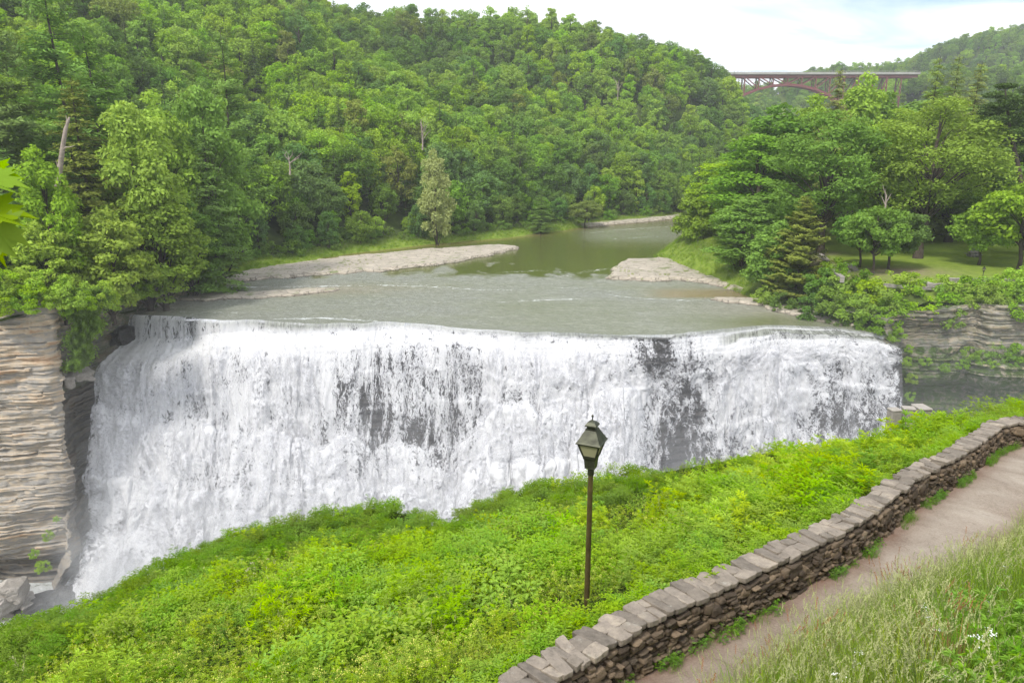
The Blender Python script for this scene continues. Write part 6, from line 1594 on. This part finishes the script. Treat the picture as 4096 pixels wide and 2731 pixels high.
low_wall('stone_wall', path_of([(3535,1145), (3600,1152), (3680,1158), (3735,1158)], 5.6), 'low ledge wall at the edge of the bare earth above the cliff', .25, .6)
low_wall('stone_wall', path_of([(3630,1136), (3690,1140), (3720,1150)], 5.9), 'short slanting stone slab wall by the bare earth', .35, .9)
low_wall('stone_wall', path_of([(3790,1140), (3850,1142), (3960,1143), (4110,1145), (4300,1147)], 5.7), 'long low stone wall with flat coping along the lawn edge', .95, .45)
low_wall('stone_wall', path_of([(3720,1150), (3800,1148)], 5.8), 'stepped end of the low lawn edge wall', .45, .5)
def steps():
    a = onz(3362, 1068, 6.6); root = empty('stone_steps', tuple(a)); tag(root, 'flight of worn stone steps climbing to the lawn under the trees', 'steps'); r = np.random.default_rng(4)
    top = onz(3350, 1062, 6.9); bot = onz(3395, 1105, 5.2)
    for k in range(8):
        c = top+(bot-top)*k/7-np.array(root.location); b = MB(); b.box((c[0]-1.15-r.uniform(0, .2), c[1]-.28, c[2]-.5), (c[0]+1.15+r.uniform(0, .2), c[1]+.28, c[2]+.02*r.normal()), v=r.random()); b.build('step', M['slab'], root)
    b = MB()
    for k in range(16):
        t_ = k/15; c = top+(bot-top)*t_-np.array(root.location); V, Fc = BT; b.add(V*[.45, .35, .16]*r.uniform(.7, 1.3)+c+[1.55+r.uniform(-.1, .3), 0, .15+r.uniform(0, .2)], Fc, v=r.random())
    b.build('side_stones', M['slab'], root)
steps()
def table():
    p = onz(3893, 1026, 6.5); root = empty('picnic_table', tuple(p)); tag(root, 'stone picnic table with flat slab top on the lawn', 'picnic table')
    b = MB(); b.box((-.95, -.4, .72), (.95, .4, .82), v=.7); b.build('tabletop', M['slab'], root)
    for x in (-.55, .55): b = MB(); b.box((x-.18, -.3, -.1), (x+.18, .3, .718), v=.3); b.build('table_leg', M['slab'], root)
    for y in (-.95, .95):
        b = MB(); b.box((-.95, y-.2, .38), (.95, y+.2, .47), v=.8); b.box((-.6, y-.12, -.1), (-.4, y+.12, .378), v=.4); b.box((.4, y-.12, -.1), (.6, y+.12, .378), v=.4); b.build('bench', M['slab'], root)
    q = onz(3897, 1008, 6.5); r2 = empty('stone_fireplace', tuple(q)); tag(r2, 'small stacked stone fireplace behind the picnic table', 'fireplace'); r = np.random.default_rng(8); b = MB()
    for k in range(9): b.box((-.5+.02*k, -.4, k*.16), (.5-.02*k, .4, k*.16+.15), v=r.random())
    b.build('stone_courses', M['slab'], r2)
table()
def lawn_lamp():
    p = onz(3930, 1112, 6.4); root = empty('lamp_post', (p[0], p[1], 5.9)); tag(root, 'small distant lamp with square lantern standing behind the low lawn wall', 'lamp post')
    b = MB(); b.tube([(0, 0, 0), (0, 0, 1.45)], .05, 8); b.build('post', M['bronze2'], root); lantern(root, 1.45, 1.0, .4)
lawn_lamp()
def stub(px0, px1, ytop, d, label, thick=.28, h=.9, yaw=.2):
    a, b_ = ond(px0, ytop, d), ond(px1, ytop, d); c = (a+b_)/2; root = empty('stone_post', (c[0], c[1], c[2]-h), yaw); tag(root, label, 'stone post', 'stone posts on the slope crest'); w = np.linalg.norm(b_-a)/2
    b = MB(); V, Fc = BT; V = np.sign(V)*np.abs(V)**.55; b.add(V*[w, thick/2, h/2]+[0, 0, h/2], Fc, v=.35); b.build('post_body', M['slab'], root)
    b = MB(); b.add(V*[w*1.06, thick/2*1.1, .035]+[0, 0, h+.03], Fc, v=.9); b.build('post_top', M['slab'], root)
stub(3558, 3600, 1640, 30.2, 'grey squared stone post standing alone on the slope crest', .4, 1.0, .15)
stub(3612, 3657, 1634, 30.4, 'grey squared stone post beside the plants on the slope crest', .4, .9, -.2)
stub(3662, 3712, 1630, 31.0, 'low grey stone slab behind the two posts on the slope crest', .7, .7, .1)
def boulder(name, px, py, d, w, h, label, seed, group=None, m='slab', n=1):
    r = np.random.default_rng(seed); p = ond(px, py, d); b = MB(); V, Fc = blob_template(9)
    V = V*(1+.35*(fbm(V[:, :1]*1.3+seed, V[:, 1:2]*1.3, V[:, 2:]*1.3, 3, seed)-.5)*2); b.add(V*[w/2, w*.4, h/2], Fc, v=r.random()); o = b.build(name, M[m]); o.location = tuple(p); o.rotation_euler = (0, r.uniform(-.3, .3), r.uniform(0, 3)); tag(o, label, 'boulder', group)
boulder('boulder', 650, 1222, 116, 1.7, 1.0, 'single grey boulder on the left shore just above the lip', 1)
boulder('boulder', 318, 1496, 91, 3.2, 1.3, 'flat topped block wedged in the recess of the left cliff', 2)
boulder('boulder', 275, 1525, 88.5, 1.6, 1.7, 'pale angular boulder leaning against the corner of the tan cliff', 3)
boulder('boulder', 497, 1338, 108, 3.4, 2.6, 'dark wet block at the left end of the lip', 6, m='wetrock')
for (x, y, d, w, h, lb) in [(175, 2415, 78.5, 3.4, 2.2, 'dark wet boulder between the cliff foot and the falls'), (245, 2395, 80, 2.6, 2.6, 'dark wet boulder splashed by the left edge of the falls'), (120, 2440, 76.5, 3.0, 1.6, 'low dark boulder just above the slope crest by the cliff foot')]: boulder('boulder', x, y, d, w, h, lb, int(x), 'rubble at the foot of the left cliff', m='wetrock')
for k, (x, y, w, h) in enumerate([(15,2390,3.5,2.6),(60,2360,3.0,2.2),(50,2420,3.2,1.8),(120,2430,2.5,1.6),(-10,2440,3.5,2.2),(95,2395,2.0,1.4)]):
    boulder('boulder', x, y, 76+k*.4, w, h, ['largest broken slab at the left foot of the tan cliff','grey boulder on top of the rubble under the tan cliff','flat slab low in the rubble under the tan cliff','small boulder nearest the falls in the rubble','boulder half out of view in the rubble at the left edge','pale block in the rubble under the tan cliff'][k], 10+k, 'rubble at the foot of the left cliff', 'slab')

# ------------------------------------------------------------------ air
def haze():
    m, t, out, L = mat('haze_air'); v = N(t, 'ShaderNodeVolumePrincipled'); v.inputs['Color'].default_value = (.93, .96, 1, 1); v.inputs['Density'].default_value = .00025; v.inputs['Anisotropy'].default_value = .2
    L(v.outputs[0], out.inputs['Volume'])
    b = MB(); b.box((-1000, -400, -40), (1300, 1600, 190)); o = b.build('haze', m); tag(o, kind='stuff')
haze()

def mist():
    m, t, out, L = mat('spray_mist'); v = N(t, 'ShaderNodeVolumePrincipled'); v.inputs['Color'].default_value = (.97, .98, 1, 1); p = pos(t)
    sp = N(t, 'ShaderNodeSeparateXYZ'); L(p, sp.inputs[0])
    hgt = math_(t, 'POWER', 2.718, math_(t, 'MULTIPLY', math_(t, 'ADD', sp.outputs[2], 34), -1/7.0))
    n_ = math_(t, 'MULTIPLY', math_(t, 'SUBTRACT', noise(t, p, 0.16, 4, 0.6), 0.38), 5.0, True)
    ft = math_(t, 'MULTIPLY', math_(t, 'MULTIPLY', math_(t, 'SUBTRACT', sp.outputs[1], 68), 0.08, True), math_(t, 'MULTIPLY', math_(t, 'SUBTRACT', 100, sp.outputs[1]), 0.2, True))
    d1 = math_(t, 'MULTIPLY', math_(t, 'MULTIPLY', hgt, n_), ft)
    q = N(t, 'ShaderNodeVectorMath', operation='DISTANCE'); L(mapping(t, p, (1/22., 1/16., 1/15.)), q.inputs[0]); q.inputs[1].default_value = (64/22., 92/16., -6/15.)
    d2 = math_(t, 'SUBTRACT', 1.0, q.outputs['Value'], True)
    L(math_(t, 'ADD', math_(t, 'MULTIPLY', d1, .24), math_(t, 'MULTIPLY', d2, .003)), v.inputs['Density']); L(v.outputs[0], out.inputs['Volume'])
    b = MB(); b.box((-57, 60, -34.6), (84, 101, 9)); o = b.build('mist', m); tag(o, 'white spray drifting up from the foot of the falls', kind='stuff')
mist()
cy.volume_step_rate = 4.0; cy.volume_max_steps = 64
